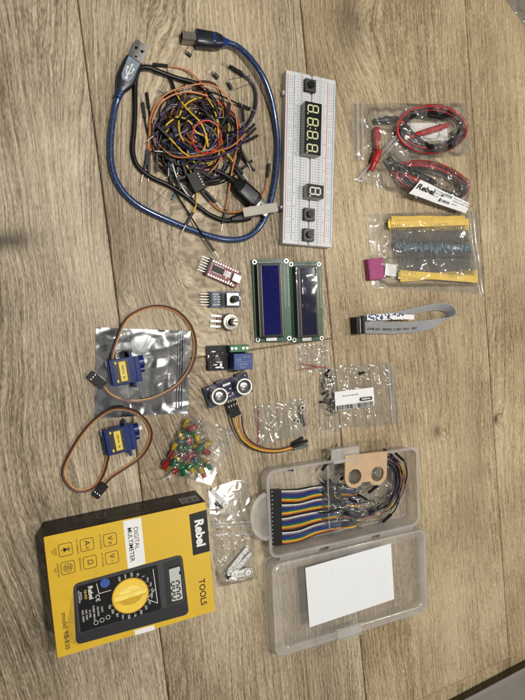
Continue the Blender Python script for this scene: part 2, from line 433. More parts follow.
# ------------------------------------------------------------------ multimeter carton
BZ = 35.3
bx, by, ba = 41.9, -218.4, -0.029
bw, bd = 133.3, 101.2
YEL = pbr('carton_yellow', (.67, .43, .018), .42, var=.03, scale=80, bump=.05)
CBLK = pbr('carton_black', (.008, .0075, .007), .40, spec=.3, var=.15, scale=90, bump=.08)
t = thing('multimeter_box', 'yellow and black cardboard carton for a digital multimeter', 'box', (bx, by, 0), ba)
mb = MB(); mb.box(0, 0, .2, bw, bd, BZ - .25, m=0, r=.5, bv=.35)
def FL(px, py):
    p = W(px, py, BZ) - Vector((bx, by, BZ)); c, s = math.cos(-ba), math.sin(-ba)
    return (c * p.x - s * p.y, s * p.x + c * p.y)
carton = mb.build('carton', CBLK, t)
mb = MB(); mb.prism(rrect(bw - .5, bd - .5, .6, 2), BZ - .1, BZ + .12); mb.build('front_panel', YEL, t)
ZP = BZ + .16; RD = -math.pi / 2
def face(pts, z, m, mbx): mbx.flat([FL(*p) for p in pts], z, m)
def upward(poly):
    a = sum(poly[i][0] * poly[(i + 1) % len(poly)][1] - poly[(i + 1) % len(poly)][0] * poly[i][1] for i in range(len(poly)))
    return poly if a > 0 else list(reversed(poly))
GREY1 = pbr('print_dark_grey', (.026, .026, .028), .42, spec=.3, var=.05); GREY2 = pbr('print_mid_grey', (.05, .05, .053), .42, spec=.3, var=.05)
LCDG = pbr('print_lcd_grey', (.48, .50, .46), .4, var=.04); DIAL = pbr('print_dial_yellow', (.85, .58, .06), .4, var=.03)
DIALD = pbr('print_dial_ochre', (.60, .36, .015), .4, var=.03); BLUEP = pbr('print_blue', (.03, .09, .36), .4); YELD = pbr('print_shadow_ochre', (.50, .31, .02), .4)
DIALL = pbr('print_dial_light', (.92, .72, .16), .4)
# logo patch and headline
mb = MB()
lp = [FL(189, 514.5), FL(206.5, 509.5), FL(210, 551), FL(193, 555.5)]
mb.flat(upward(lp), ZP, 0)
c = FL(199.6, 532.8); mb.text('Rebel', c[0], c[1], ZP + .1, 10.8, RD, 1, bold=.042)
mb.build('logo_patch', [CBLK, PRINTW], t)
mb = MB()
mb.flat(upward([FL(123, 521), FL(141, 517.5), FL(145.5, 563), FL(128, 570)]), ZP, 0)
mb.build('title_stripe', PRINTW, t); mb = MB()
mb.flat(upward([FL(134.4, 630.2), FL(154.0, 624.9), FL(154.9, 629.6), FL(135.2, 635.2)]), ZP, 0)
mb.build('stripe_end', PRINTW, t); mb = MB()
a = FL(136.3, 538); mb.text('DIGITAL', a[0], a[1], ZP + .1, 5.2, RD, 1)
a = FL(130.8, 544.5); mb.text('MULTIMETER', a[0], a[1], ZP + .1, 5.1, RD, 1, bold=.008)
mb.build('title_text', [PRINTW, PRINTB], t)
mb = MB(); a = FL(202.5, 592); mb.text('TOOLS', a[0], a[1], ZP, 7.6, RD, 0, bold=.016)
mb.build('headline_text', PRINTB, t); mb = MB(); a = FL(65.6, 631); mb.text('model: RB-830', a[0], a[1], ZP, 5.2, RD, 0, bold=.006)
mb.build('model_text', PRINTB, t); mb = MB()
icons = [((110, 539.5), 'V', 'DC VOLTAGE', 'bars'), ((87, 544.5), 'A', 'DC CURRENT', 'bars'), ((65.5, 549.5), '*', 'DIODE\nTEST', ''),
         ((112, 557.5), 'V', 'AC VOLTAGE', '~'), ((90, 562), '\u03a9', 'RESISTANCE', ''), ((68, 567.5), 'H', 'TRANSISTOR\nTEST', '')]
for (p, ch, capt, ex) in icons:
    q = FL(*p); R = 5.3
    o1 = rrect(2 * R, 2 * R, 1.8, 4, *q); o2 = rrect(2 * R - .9, 2 * R - .9, 1.45, 4, *q); nn = len(o1)
    mb.add([(x, y, ZP) for x, y in o1 + o2], [(i, (i + 1) % nn, nn + (i + 1) % nn, nn + i) for i in range(nn)], 0)
    if ch == '*':
        mb.flat(upward([(q[0] - 1.6, q[1] - 2), (q[0] + 2.2, q[1]), (q[0] - 1.6, q[1] + 2)]), ZP, 0)
        mb.quad(q[0] - 3.8, q[1] - .25, q[0] + 3.8, q[1] + .25, ZP + .05, 0); mb.quad(q[0] + 2.1, q[1] - 2, q[0] + 2.7, q[1] + 2, ZP + .02, 0)
    elif ch == 'H':
        o1 = rrect(7, 7, 3.3, 5, *q); o2 = rrect(6.2, 6.2, 2.95, 5, *q); nn = len(o1)
        mb.add([(x, y, ZP) for x, y in o1 + o2], [(i, (i + 1) % nn, nn + (i + 1) % nn, nn + i) for i in range(nn)], 0)
        for k in range(4): mb.quad(q[0] - 2.2 + k * 1.3, q[1] - 1.9, q[0] - 1.6 + k * 1.3, q[1] + 1.9, ZP, 0)
    else:
        off = 1.3 if ex else 0
        mb.text(ch, q[0], q[1] + off, ZP, 6, RD, 0, bold=.008)
        if ex == 'bars':
            mb.quad(q[0] - .9, q[1] - 4, q[0] - .4, q[1] - 1.6, ZP, 0); mb.quad(q[0] + .3, q[1] - 4, q[0] + .8, q[1] - 1.6, ZP, 0)
        elif ex == '~': mb.text('~', q[0], q[1] - 2.9, ZP, 5, RD, 0)
    for i, ln in enumerate(capt.split('\n')):
        mb.text(ln, q[0] - 7.6 - (i - (capt.count('\n')) * .5) * 2.1 - (1 if '\n' in capt else 0), q[1], ZP, 2.0, RD, 0, bold=.01)
mb.build('symbol_print', PRINTB, t)
# printed picture of the meter
mt_ = MB()
mt_.flat(upward([FL(73.5, 588), FL(64, 640), FL(78, 645.5), FL(86, 640)]), ZP - .01, 6)
def rq(pts, r, n=5):
    """rounded corners on a quadrilateral"""
    out = []
    for i in range(4):
        p = Vector(pts[i]); a = Vector(pts[i - 1]); b = Vector(pts[(i + 1) % 4])
        u = (a - p).normalized() * r; v = (b - p).normalized() * r
        for k in range(n + 1):
            s = k / n; out.append(tuple((p + u) * (1 - s) ** 2 + p * 2 * s * (1 - s) + (p + v) * s * s))
    return out
body = [FL(73, 584), FL(182, 554), FL(189, 614), FL(76, 645)]
mt_.flat(upward(rq(body, 5)), ZP + .02, 1)
mt_.flat(upward(rq([FL(74, 584.6), FL(181.4, 555), FL(185.6, 601), FL(78.5, 634)], 4)), ZP + .05, 2)
mt_.flat(upward(rq([FL(76.5, 586.5), FL(157, 564.2), FL(161.5, 608.5), FL(80.5, 632.5)], 1.5)), ZP + .09, 3)
mt_.flat(upward(rq([FL(163, 562.5), FL(180, 557.5), FL(183.5, 599.5), FL(166.5, 606)], 2)), ZP + .09, 1)
mt_.flat(upward([FL(168.2, 567.6), FL(180.2, 564.2), FL(184, 599.2), FL(171.4, 602.8)]), ZP + .13, 3)
mt_.flat(upward([FL(168.8, 569.4), FL(179.6, 566.2), FL(182.8, 598.6), FL(172, 601.6)]), ZP + .17, 4)
for yy in (584.4, 590.8, 597.2):
    q = FL(174.6 + (yy - 570) * .09, yy); segs(mt_, q[0] - 4.6, q[1] + 3.6, 5.0, 8.2, 1.25, 'abcdef', ZP + .21, 5, RD)
q = FL(179.5, 572.6); mt_.quad(q[0] - .5, q[1] - 1.4, q[0] + .9, q[1] + 1.4, ZP + .21, 5)
dc = FL(130.5, 595.5); DR = 14.2
mt_.flat([(dc[0] + DR * 1.07 * math.cos(a * math.pi / 20), dc[1] + DR * 1.07 * math.sin(a * math.pi / 20)) for a in range(40)], ZP + .13, 8)
mt_.flat([(dc[0] + DR * math.cos(a * math.pi / 20), dc[1] + DR * math.sin(a * math.pi / 20)) for a in range(40)], ZP + .17, 7)
ka = math.radians(3)
def DP(u, v): return (dc[0] + math.cos(ka) * u - math.sin(ka) * v, dc[1] + math.sin(ka) * u + math.cos(ka) * v)
mt_.flat([DP(9.2 * math.cos(a * math.pi / 16), 3.0 + 5.2 * math.sin(a * math.pi / 16)) for a in range(17)], ZP + .21, 9)
mt_.flat(list(reversed([DP(9.2 * math.cos(a * math.pi / 16), -2.5 - 5.2 * math.sin(a * math.pi / 16)) for a in range(17)])), ZP + .21, 8)
mt_.flat([DP(-13.2, -2), DP(13.2, -2), DP(13.2, 2.4), DP(-13.2, 2.4)], ZP + .25, 9)
mt_.flat([DP(-13.2, -2.9), DP(13.2, -2.9), DP(13.2, -1.6), DP(-13.2, -1.6)], ZP + .28, 8)
mt_.flat([DP(-13.2, 2), DP(13.2, 2), DP(13.2, 2.7), DP(-13.2, 2.7)], ZP + .28, 7)
labs = ['OFF', '1000', '200', '20', '2', '200m', '200\u00b5', '2m', '20m', '10A', 'hFE', '200', '2k', '20k', '200k', '2M', '200', '750']
for i, s in enumerate(labs):
    a = math.radians(115 - i * 16.5); rr = 18.2
    x, y = dc[0] + rr * math.cos(a), dc[1] + rr * math.sin(a)
    mt_.text(s, x, y, ZP + .13, 2.5 if len(s) < 4 else 1.9, RD, 0)
    mt_.quad(dc[0] + 16.1 * math.cos(a) - .2, dc[1] + 16.1 * math.sin(a) - .2, dc[0] + 16.1 * math.cos(a) + .2, dc[1] + 16.1 * math.sin(a) + .2, ZP + .13, 0)
q = FL(105, 583); mt_.flat([(q[0] + 4 * math.cos(a * math.pi / 4), q[1] + 4 * math.sin(a * math.pi / 4)) for a in range(8)], ZP + .13, 10)
for dx in (-1.2, 1.2):
    for dy in (-1.5, 0, 1.5): mt_.quad(q[0] + dx - .25, q[1] + dy - .25, q[0] + dx + .25, q[1] + dy + .25, ZP + .17, 3)
q = FL(90.5, 592.5); mt_.text('Rebel', q[0], q[1], ZP + .13, 5.0, RD, 0, bold=.02)
q = FL(85.4, 594.5); mt_.text('RB-830', q[0], q[1], ZP + .13, 2.6, RD, 7)
q = FL(81, 596); mt_.text('DIGITAL', q[0], q[1], ZP + .13, 1.8, RD, 0); q = FL(79, 597); mt_.text('MULTIMETER', q[0], q[1], ZP + .13, 1.8, RD, 0)
q = FL(97.5, 598); mt_.text('C\u20ac', q[0], q[1], ZP + .13, 4.6, RD, 0)
for i, (s, px, py) in enumerate((('VDC 1000V', 83, 616), ('VAC 750V', 86.5, 614.6), ('\u03a9 2M\u03a9', 90, 613.5), ('FUSED 200mA', 94, 613), ('10A MAX', 98, 611), ('COM', 102, 609))):
    q = FL(px, py); mt_.text(s, q[0], q[1], ZP + .13, 2.1, RD, 0)
for px, py in ((108, 617), (102, 620), (96, 622.5)):
    q = FL(px, py); o1 = rrect(3.6, 3.6, 1.7, 4, *q); o2 = rrect(3, 3, 1.45, 4, *q); nn = len(o1)
    mt_.add([(x, y, ZP + .13) for x, y in o1 + o2], [(i, (i + 1) % nn, nn + (i + 1) % nn, nn + i) for i in range(nn)], 0)
def line(mbx, a, b, w, z, m):
    a = Vector(a); b = Vector(b); n_ = (b - a).normalized(); n_ = Vector((-n_.y, n_.x)) * w / 2
    mbx.flat(upward([tuple(a - n_), tuple(b - n_), tuple(b + n_), tuple(a + n_)]), z, m)
for a, b in (((153, 569), (157.6, 603)), ((157.6, 603), (147, 599)), ((146, 600), (155, 589)), ((96.5, 583.5), (99, 593.5)), ((99, 593.5), (111, 590))):
    line(mt_, FL(*a), FL(*b), .45, ZP + .13, 0)
mt_.build('meter_picture', [PRINTW, GREY1, GREY2, pbr('print_panel_black', (.006, .006, .0065), .4, spec=.25), LCDG, PRINTB, YELD, DIAL, DIALD, DIALL, BLUEP], t)
# printing on the upper and left sides
mb = MB(); mb.at(0, bd / 2 + .06, 17.6, 0, -math.pi / 2)   # local x right, local y -> down the side
DIM = pbr('print_faint', (.16, .15, .14), .5)
for x0 in (-42, -8, 26):
    for k in range(4): mb.quad(x0, 7 - k * 2.2, x0 + (14, 11, 16, 9)[k], 7.6 - k * 2.2, 0, 0)
    mb.quad(x0 + 18, -4, x0 + 25, 9, 0, 0); mb.quad(x0 + 18.6, -3.4, x0 + 24.4, 8.4, .03, 1)
mb.text('DIGITAL MULTIMETER', 0, -11, 0, 3.4, math.pi, 0)
mb.quad(47, -12, 63, 3, .04, 2)
barcode(mb, 48.5, 61.5, -10.5, -2, .08, 1, 5); mb.quad(48.5, -1, 60, -.4, .08, 1); mb.quad(48.5, .6, 57, 1.2, .08, 1)
mb.build('side_print', [DIM, CBLK, pbr('sticker_silver', (.38, .37, .36), .5)], t)
mb = MB(); mb.at(-bw / 2 - .2, 36, 14, 0, 0, -math.pi / 2); mb.prism(rrect(15, 9, 4.4, 4), 0, .25)
mb.build('seal_sticker', film('sticker_clear', haze=.3, gloss=.6, base=.08), t)

# ------------------------------------------------------------------ breadboard and what is plugged in
gx, gy, ga = 260.3, 131.9, -0.135
BT = 9.0
t = thing('breadboard', 'long white solderless breadboard with red and blue rail lines', 'breadboard', (gx, gy, 0), ga)
BW = pbr('breadboard_white', (.60, .61, .62), .45, var=.03, scale=120)
mb = MB(); mb.box(-18.6 + 0, 0, 1.2, 17.4 - .2, 165, BT - 1.2, r=.6, bv=.4)
mb.box(18.6, 0, 1.2, 17.2, 165, BT - 1.2, r=.6, bv=.4)
for sx in (-1, 1): mb.box(sx * 5.65 * 1.0 + 0, 0, 1.2, 8.5, 165, BT - 1.21, r=.3, bv=.25)
mb.box(0, 0, 1.2, 3.2, 164.6, BT - 3.4, r=.2, bv=.1)
for yy in (62, -48): mb.box(-28, yy, 2.2, 1.8, 4, 4, r=.3)
mb.build('body', BW, t)
mb = MB()
for r in range(63):
    y = 78.7 - r * 2.54
    for c_ in range(5):
        for sx in (-1, 1):
            x = sx * (3.9 + c_ * 2.54); mb.box(x, y, BT - .05, .95, .95, .08, bv=.02, r=.05, n=1)
for r in range(50):
    y = 77 - (r + r // 5) * 2.56
    for x in (-22.9, -20.4, 20.4, 22.9): mb.box(x, y, BT - .05, .95, .95, .08, bv=.02, r=.05, n=1)
mb.build('contact_holes', pbr('hole_dark', (.24, .24, .235), .8), t)
mb = MB()
for x, m_ in ((-25.2, 0), (-18.2, 1), (18.2, 0), (25.2, 1)): mb.quad(x - .35, -79, x + .35, 79, BT + .04, m_)
for r in range(0, 63, 5):
    y = 78.7 - max(r - 1, 0) * 2.54 if r else 78.7
    for x in (-16.2, 16.2): mb.text(str(max(r, 1)), x, y, BT + .04, 2.0, RD, 2)
for c_, ch in enumerate('abcdefghij'):
    x = (-14.06 + c_ * 2.54) if c_ < 5 else (3.9 + (c_ - 5) * 2.54)
    for y in (81, -81): mb.text(ch, x, y, BT + .04, 1.7, 0, 2)
mb.build('rail_print', [pbr('rail_red', (.55, .12, .12), .5), pbr('rail_blue', (.12, .22, .50), .5), pbr('number_grey', (.12, .12, .12), .6)], t)
mb = MB(); mb.box(0, 0, 0.05, 54.2, 165.6, 1.2, r=.5, bv=.1); mb.build('adhesive_pad', pbr('foam_cream', (.62, .57, .44), .8), t)

def on_board(px, py, z):
    return W(px, py, z)
def pushbutton(px, py, label):
    p = W(px, py, 14)
    t = thing('push_button', label, 'button', (p.x, p.y, BT), ga, 'square push buttons on the breadboard')
    mb = MB(); mb.box(0, 0, .3, 12, 12, 3.4, r=.8, bv=.2); mb.build('housing', BLACKP, t)
    mb = MB(); mb.box(0, 0, 3.75, 11.6, 11.6, .35, r=.7, bv=.1); mb.build('cover_plate', pbr('button_plate', (.045, .045, .045), .38), t)
    mb = MB()
    for sx in (-1, 1):
        for sy in (-1, 1): mb.lathe([(.95, 4.05), (.95, 4.4), (.5, 4.6)], n=10, c=(sx * 4.6, sy * 4.6, 0))
    mb.build('rivets', pbr('rivet_dark', (.03, .03, .03), .3), t)
    mb = MB(); mb.lathe([(3.4, 4.0), (3.4, 6.4), (3.0, 6.8), (.01, 6.8)], n=24); mb.build('plunger', BLACKR, t)
    for sx in (-1, 1):
        for sy in (-1, 1): MB().bar((sx * 6.2, sy * 2.5, 2.2), (sx * 6.5, sy * 2.5, -.1), .5, .8, bv=.1).build('pin', TIN, t)
pushbutton(311.3, 84.8, 'square black push button at the top end above the four digits')
pushbutton(310.2, 214.2, 'square black push button just below the single digit display')
pushbutton(309.6, 234.6, 'square black push button nearest the bottom end of the breadboard')

DISPG = pbr('display_side_grey', (.36, .36, .33), .5); DISPF = pbr('display_face_black', (.006, .007, .006), .25)
SEGM = pbr('segment_lime', (.62, .66, .36), .45, var=.03); SEGW = pbr('segment_white', (.72, .72, .66), .45, var=.03)
def display(name, label, corners, zt, digits, seg, hh):
    cx, cy, an, w, h = rect(*corners, zt)
    t = thing(name, label, 'display', (cx, cy, BT), ga)
    H = zt - BT
    mb = MB(); mb.box(0, 0, H - hh, w, h, hh - .1, r=.3, bv=.15); mb.build('housing', DISPG, t)
    mb = MB(); mb.box(0, 0, H - .15, w - .1, h - .1, .2, r=.3, bv=.05); mb.build('face', DISPF, t)
    mb = MB(); pitch = h / digits
    dw, dh = pitch * .60, w * .68
    for k in range(digits):
        yc = h / 2 - pitch * (k + .5)
        # figure stands with its top toward +x: u axis = -y, v axis = +x
        segs(mb, -dh / 2 - .3, yc + dw / 2, dw, dh, dw * .17, 'abcdefg', H + .1, 0, RD)
        q = (-dh / 2 + .2, yc - dw / 2 - pitch * .1)
        mb.flat([(q[0] + .75 * math.cos(a * math.pi / 5), q[1] + .75 * math.sin(a * math.pi / 5)) for a in range(10)], H + .1, 0)
    if digits == 4:
        for x in (-3, 2.6): mb.flat([(x + .7 * math.cos(a * math.pi / 5), .7 * math.sin(a * math.pi / 5)) for a in range(10)], H + .1, 0)
    mb.build('segments', seg, t)
    for k in range(6 if digits == 4 else 5):
        for sx in (-1, 1):
            y = (k - (2.5 if digits == 4 else 2)) * 2.54
            if digits == 4: p0, p1 = (sx * (w / 2 - 1.5), y, H - hh + .2), (sx * (w / 2 - 1.5), y, -.2)
            else: p0, p1 = (sx * (w / 2 - 1.5), y, H - hh + .2), (sx * (w / 2 - 1.5), y, -.2)
            MB().bar(p0, p1, .5, .5, bv=.1).build('pin', TIN, t)
display('digit_display', 'black display with four lime green unlit figure eights', ((305, 101.4), (322, 103.4), (320.7, 155.7), (304.3, 153.4)), 19, 4, SEGM, 8)
display('digit_display', 'small black display with a single white figure eight', ((307.6, 183.6), (324.2, 185.4), (323.4, 198.6), (307, 196.8)), 19, 1, SEGW, 8)

# ------------------------------------------------------------------ LCD modules
PCBG = pbr('pcb_green', (.006, .072, .030), .36, var=.12, scale=200); BEZ = pbr('bezel_black', (.004, .004, .0045), .35, spec=.3, var=.2)
GLB = pbr('lcd_blue', (.004, .005, .085), .10, spec=.35, var=.1); GLD = pbr('lcd_slate', (.006, .008, .034), .07, spec=.3)
BEZE = pbr('bezel_edge', (.13, .115, .10), .35, metal=.5)
def lcd(label, x, y, z, rot, glass, pins):
    t = thing('lcd_module', label, 'display module', (x, y, z), rot)
    mb = MB(); mb.box(0, 0, 0, 36, 80, 1.6, r=.6, bv=.12)
    mb.build('circuit_board', PCBG, t)
    mb = MB()
    for sx in (-15.5, 15.5):
        for sy in (-37.5, 37.5):
            mb.lathe([(2.2, 1.58), (2.2, 1.68), (1.25, 1.69), (1.2, 1.62)], n=18, c=(sx, sy, 0), cap0=False, cap1=False)
            mb.lathe([(1.22, 1.66), (.01, 1.66)], m=1, n=14, c=(sx, sy, 0), cap0=False)
    mb.build('mounting_holes', [SOLDER, pbr('hole_black', (.01, .01, .01), .8)], t)
    mb = MB(); mb.box(-2.4, 0, 1.6, 24.2, 71, 6.6, r=.8, bv=.35)
    mb.build('bezel', BEZ, t)
    mb = MB()
    for x_ in (-13.6, 8.8): mb.box(x_, 0, 8.22, .9, 69.5, .2, bv=.05)
    for x_ in (-10.2,): mb.box(x_, 0, 8.22, .7, 66.5, .25, bv=.05)
    mb.build('bezel_edge', BEZE, t)
    mb = MB(); mb.box(-1.6, 0, 8.0, 16.4, 66, .35, r=.3, bv=.05); mb.build('screen', glass, t)
    mb = MB(); mb.box(-2.4, -37.4, 1.6, 10.5, 3.4, 2.2, r=.6); mb.build('backlight_tab', WHITEP, t)
    mb = MB()
    for k in range(16): mb.lathe([(1.0, 1.59), (.95, 1.72), (.5, 2.1), (.05, 2.2)], n=8, c=(16.2, 33 - k * 2.54, 0))
    mb.build('solder_pads', SOLDER, t)
    mb = MB()
    for k in range(16): mb.text('%d' % (k + 1), 13.2, 33 - k * 2.54, 1.63, 1.5, RD, 0)
    mb.quad(-16, 36.6, 12, 36.8, 1.63, 0)
    mb.build('board_print', PRINTW, t)
    if pins:
        MB().box(16.2, 33 - 7.5 * 2.54, -2.6, 2.4, 41, 2.55).build('pin_header', BLACKP, t)
        for k in range(16): MB().box(16.2, 33 - k * 2.54, -9.6, .6, .6, 9.6, bv=.08).build('pin', TIN, t)
    return t
l1 = W(255, 262.3, 3); l2 = W(258.3, 339.4, 3); mid = (l1 + l2) / 2
ang = math.atan2(l1.y - l2.y, l1.x - l2.x) - math.pi / 2
tilt = math.asin(9.0 / 33)
off = Euler((0, -tilt, ang)).to_matrix() @ Vector((15.5, 0, 0))
lcd('green board character display with bright blue screen, the uncovered one on the left', mid.x + off.x, mid.y + off.y, 1.4 + off.z, (0, -tilt, ang), GLB, True)
lcd('green board character display under crinkled protective film, dull slate screen', 244.8, -5.1, 2.0, -.065, GLD, False)
# the protective film over the second display
lx, ly, la = 244.8, -5.1, -.065
def LC(u, v, z): return (lx + math.cos(la) * u - math.sin(la) * v, ly + math.sin(la) * u + math.cos(la) * v, z)
n = 44; vs = []
for j in range(n + 1):
    for i in range(n + 1):
        u = -19 + 35 * i / n; v = -38 + 77 * j / n
        dd = max(abs(u + 2.4) - 12.1, abs(v) - 35.5, 0)
        z = 10.9 - min(dd, 6) * 1.05 + (crease(u, v, 7.3, 15) + .3) * (.22 if dd < .1 else .7)
        if u < -8 and u > -15: z += 2.2 * math.exp(-((u + 11.5 - v * .03) / 1.3) ** 2)
        vs.append(LC(u, v, max(z, 4.2)))
mb = MB(); mb.add(vs, [(j * (n + 1) + i, j * (n + 1) + i + 1, (j + 1) * (n + 1) + i + 1, (j + 1) * (n + 1) + i) for j in range(n) for i in range(n)])
o = mb.build('protective_film', film('lcd_film', haze=.015, gloss=.5, base=.008, rough=.05, bump=.04, soft=.08), ang=180)
tag(o, 'crinkled clear film sleeve covering the right hand character display', 'plastic film')

# ------------------------------------------------------------------ small circuit boards
def module(name, label, cat, corners, z=1.8, zb=.6, mat=None, th=1.6):
    cx, cy, an, w, h = rect(*corners, z)
    t = thing(name, label, cat, (cx, cy, 0), an)
    mb = MB(); mb.box(0, 0, zb, w, h, th, r=.5, bv=.1); mb.build('circuit_board', mat, t)
    return t, w, h, zb + th
RED = pbr('pcb_red', (.17, .010, .016), .35, var=.12); BLU = pbr('pcb_blue', (.012, .045, .095), .35, var=.12); BLK = pbr('pcb_black', (.004, .004, .005), .34, spec=.3)
NAVY = pbr('pcb_navy', (.007, .016, .055), .30)
t, w, h, zt = module('serial_adapter_board', 'small red circuit board with six pins and a metal socket', 'circuit board', ((210.2, 257.9), (241.8, 271.9), (235.7, 288.3), (203.5, 273.7)), z=4.5, zb=3.0, mat=RED)
mb = MB(); mb.box(-5.5, .6, zt, 10.5, 5.6, 1.7, bv=.2); mb.build('chip', BLACKP, t)
mb = MB()
for k in range(14):
    for s in (-1, 1): mb.box(-10 + k * .7, .6 + s * 3.3, zt, .3, 1.3, .5, bv=.03)
mb.build('chip_legs', TIN, t)
mb = MB(); mb.box(w / 2 - 3.4, 0, zt, 8.4, 7.6, 3.8, bv=.3); mb.build('usb_socket', STEEL, t)
mb = MB(); mb.box(w / 2 + .9, 0, zt + .6, .3, 5.8, 2.4, bv=.05); mb.build('socket_mouth', BLACKP, t)
mb = MB()
for k in range(11):
    for s in (-1, 1): mb.box(-w / 2 + 4.5 + k * 2.54, s * (h / 2 - 1.4), zt - .02, 1.5, 1.7, .12, r=.6, bv=.03)
for q in ((3.5, 2.5), (5, 2.5), (6.5, 2.5), (3.5, -.4), (5, -.4), (6.5, -.4), (4, -3), (8, -5), (11, -5.4)): mb.box(q[0], q[1], zt, .9, 1.5, .6, bv=.08)
mb.build('solder_pads', SOLDER, t)
mb = MB()
for i, s in enumerate(('DTR', 'RX', 'TX', 'VCC', 'CTS', 'GND')): mb.text(s, -w / 2 + 4, (2.5 - i) * 2.54, zt + .03, 1.3, 0, 0)
for k in range(8): mb.quad(1 + k * .9, -2, 1.5 + k * .9, 3.4, zt + .03, 0)
mb.build('board_print', PRINTW, t)
mb = MB(); mb.box(-w / 2 + 1.3, 0, zt, 2.5, 15.4, 2.5); mb.build('pin_header', BLACKP, t)
for k in range(6): MB().bar((-w / 2 + 1, (k - 2.5) * 2.54, zt + 1.2), (-w / 2 - 7.5, (k - 2.5) * 2.54, zt + 1.0), .64, .64, bv=.1).build('pin', TIN, t)

t, w, h, zt = module('rotary_encoder_board', 'small teal blue circuit board with a dark shaft on a silver body', 'circuit board', ((208.4, 291.3), (240.5, 291.9), (240.9, 307), (208.4, 307.7)), z=2.6, zb=1.0, mat=BLU)
mb = MB(); mb.box(6.4, 0, zt, 12.5, h - 2.6, 5.2, r=.5, bv=.3); mb.build('encoder_body', STEEL, t)
mb = MB(); mb.lathe([(3.5, zt + 5.1), (3.5, zt + 8), (3.0, zt + 8.2), (3.0, zt + 14.5), (2.6, zt + 15), (.01, zt + 15)], n=20, c=(6.8, 0, 0)); mb.build('shaft', BLACKP, t)
mb = MB(); mb.lathe([(2.4, zt + .02), (2.4, zt + .12), (1.6, zt + .13), (1.5, zt + .05)], n=16, c=(w / 2 - 2.8, 1.2, 0)); mb.lathe([(1.9, zt + .02), (1.7, zt + 1.2), (.01, zt + 1.5)], n=14, c=(w / 2 - 2.8, 1.2, 0)); mb.build('solder_pads', SOLDER, t)
mb = MB(); mb.box(-3.2, -.3, zt, 2.6, h - 3, 1.6); mb.box(-w / 2 + 1.3, 0, zt, 2.5, 13.2, 2.5); mb.build('pin_header', BLACKP, t)
mb = MB()
for i, s in enumerate(('CLK', 'DT', 'SW', '+', 'GND')): mb.text(s, -w / 2 + 6.5, (2 - i) * 2.54, zt + .03, 2.2, 0, 0, bold=.01)
for k in range(9): mb.box(-w / 2 + 9.3 + (k % 2) * 1.9, (k // 2 - 2) * 2.4, zt, 1.5, .9, .5, bv=.06)
mb.build('board_print', PRINTW, t)
for k in range(5): MB().bar((-w / 2 + 1, (k - 2) * 2.54, zt + 1.2), (-w / 2 - 8, (k - 2) * 2.54, zt + 1.0), .64, .64, bv=.1).build('pin', TIN, t)

p = W(230, 322, 4)
t = thing('potentiometer', 'round metal potentiometer with three legs and a slotted shaft', 'potentiometer', (p.x, p.y, 0), math.radians(-10))
mb = MB(); mb.box(-7.5, 0, .8, 9.5, 14.5, 1.6, bv=.1, r=.4); mb.lathe([(8.2, .8), (8.2, 2.4)], n=30); mb.build('base_plate', pbr('phenolic_brown', (.16, .11, .075), .55), t)
mb = MB(); mb.lathe([(8.0, 2.4), (8.0, 6.2), (7.4, 7.2), (5.0, 7.3), (5, 8.4), (4.4, 8.6), (3.6, 8.6)], n=30, cap0=False); mb.build('can', pbr('dark_steel', (.30, .285, .265), .34, metal=1.0), t)
mb = MB(); mb.lathe([(3.6, 8.4), (3.6, 12.6), (3.3, 13), (.01, 13)], n=18); mb.build('bushing', BLACKP, t)
mb = MB(); mb.lathe([(2.9, 12.9), (2.9, 19.5), (2.6, 20), (.01, 20)], n=18); mb.box(0, 0, 19.95, 5.0, .9, .12, m=1); mb.build('shaft', [pbr('shaft_grey', (.40, .39, .37), .35, metal=.8), BLACKP], t)
for k in (-1, 0, 1):
    MB().bar((-9.5, k * 5, 2.6), (-18.5, k * 5, 1.2), 2.2, .5, bv=.1).build('leg', TIN, t)
mb = MB()
for k in (-1, 0, 1): mb.lathe([(1.5, 2.4), (1.5, 2.8), (.8, 3.1), (.01, 3.1)], n=12, c=(-9, k * 5, 0))
mb.build('rivets', STEEL, t)

t, w, h, zt = module('relay_module', 'black relay board with a blue cube and green screw terminals', 'relay module', ((206.3, 346), (244.5, 344.5), (246, 369), (207, 371)), z=2.5, zb=.9, mat=BLK)
mb = MB(); mb.box(w / 2 - 7.5, -3.4, zt, 18.6, 15.2, 15, r=.6, bv=.3); mb.build('relay', pbr('relay_blue', (.018, .048, .19), .42), t)
mb = MB()
mb.text('250VAC', w / 2 - 7.5, -5.8, zt + 15.04, 3.0, 0, 0); mb.text('10A', w / 2 - 12, -1.4, zt + 15.04, 3.2, 0, 0); mb.text('DC 5V', w / 2 - 4, .8, zt + 15.04, 2.6, 0, 0)
mb.quad(w / 2 - 16, -3.6, w / 2 + .6, -3.3, zt + 15.04, 0); mb.text('RELAY', w / 2 - 7.5, -8.6, zt + 15.04, 2.4, 0, 0)
mb.build('relay_print', pbr('faint_blue_print', (.22, .30, .52), .5), t)
mb = MB(); mb.box(w / 2 - 8.5, h / 2 - 3.2, zt, 19.5, 6.6, 8.5, r=.3, bv=.3); mb.build('screw_terminal', pbr('terminal_green', (.02, .16, .06), .4), t)
mb = MB()
for k in (-2, -1, 0, 1, 2):
    if k == -0: continue
    mb.lathe([(1.5, 8.4), (1.5, 8.9), (1.2, 9), (.01, 9)], n=14, c=(w / 2 - 8.5 + k * 3.8, h / 2 - 3.2, zt)); 
mb.build('screws', STEEL, t)
mb = MB()
for q in ((-13, 3, 2.4, 1.4), (-9, 3.4, 3.2, 1.6), (-9, -1, 6, 4.2), (-13, -1.5, 2, 1.2), (-13, -5, 1.6, 2.6), (-4, 5, 3, 2), (-15.5, 6, 1.6, 2.8)):
    mb.box(q[0], q[1], zt, q[2], q[3], 1.3, bv=.1)
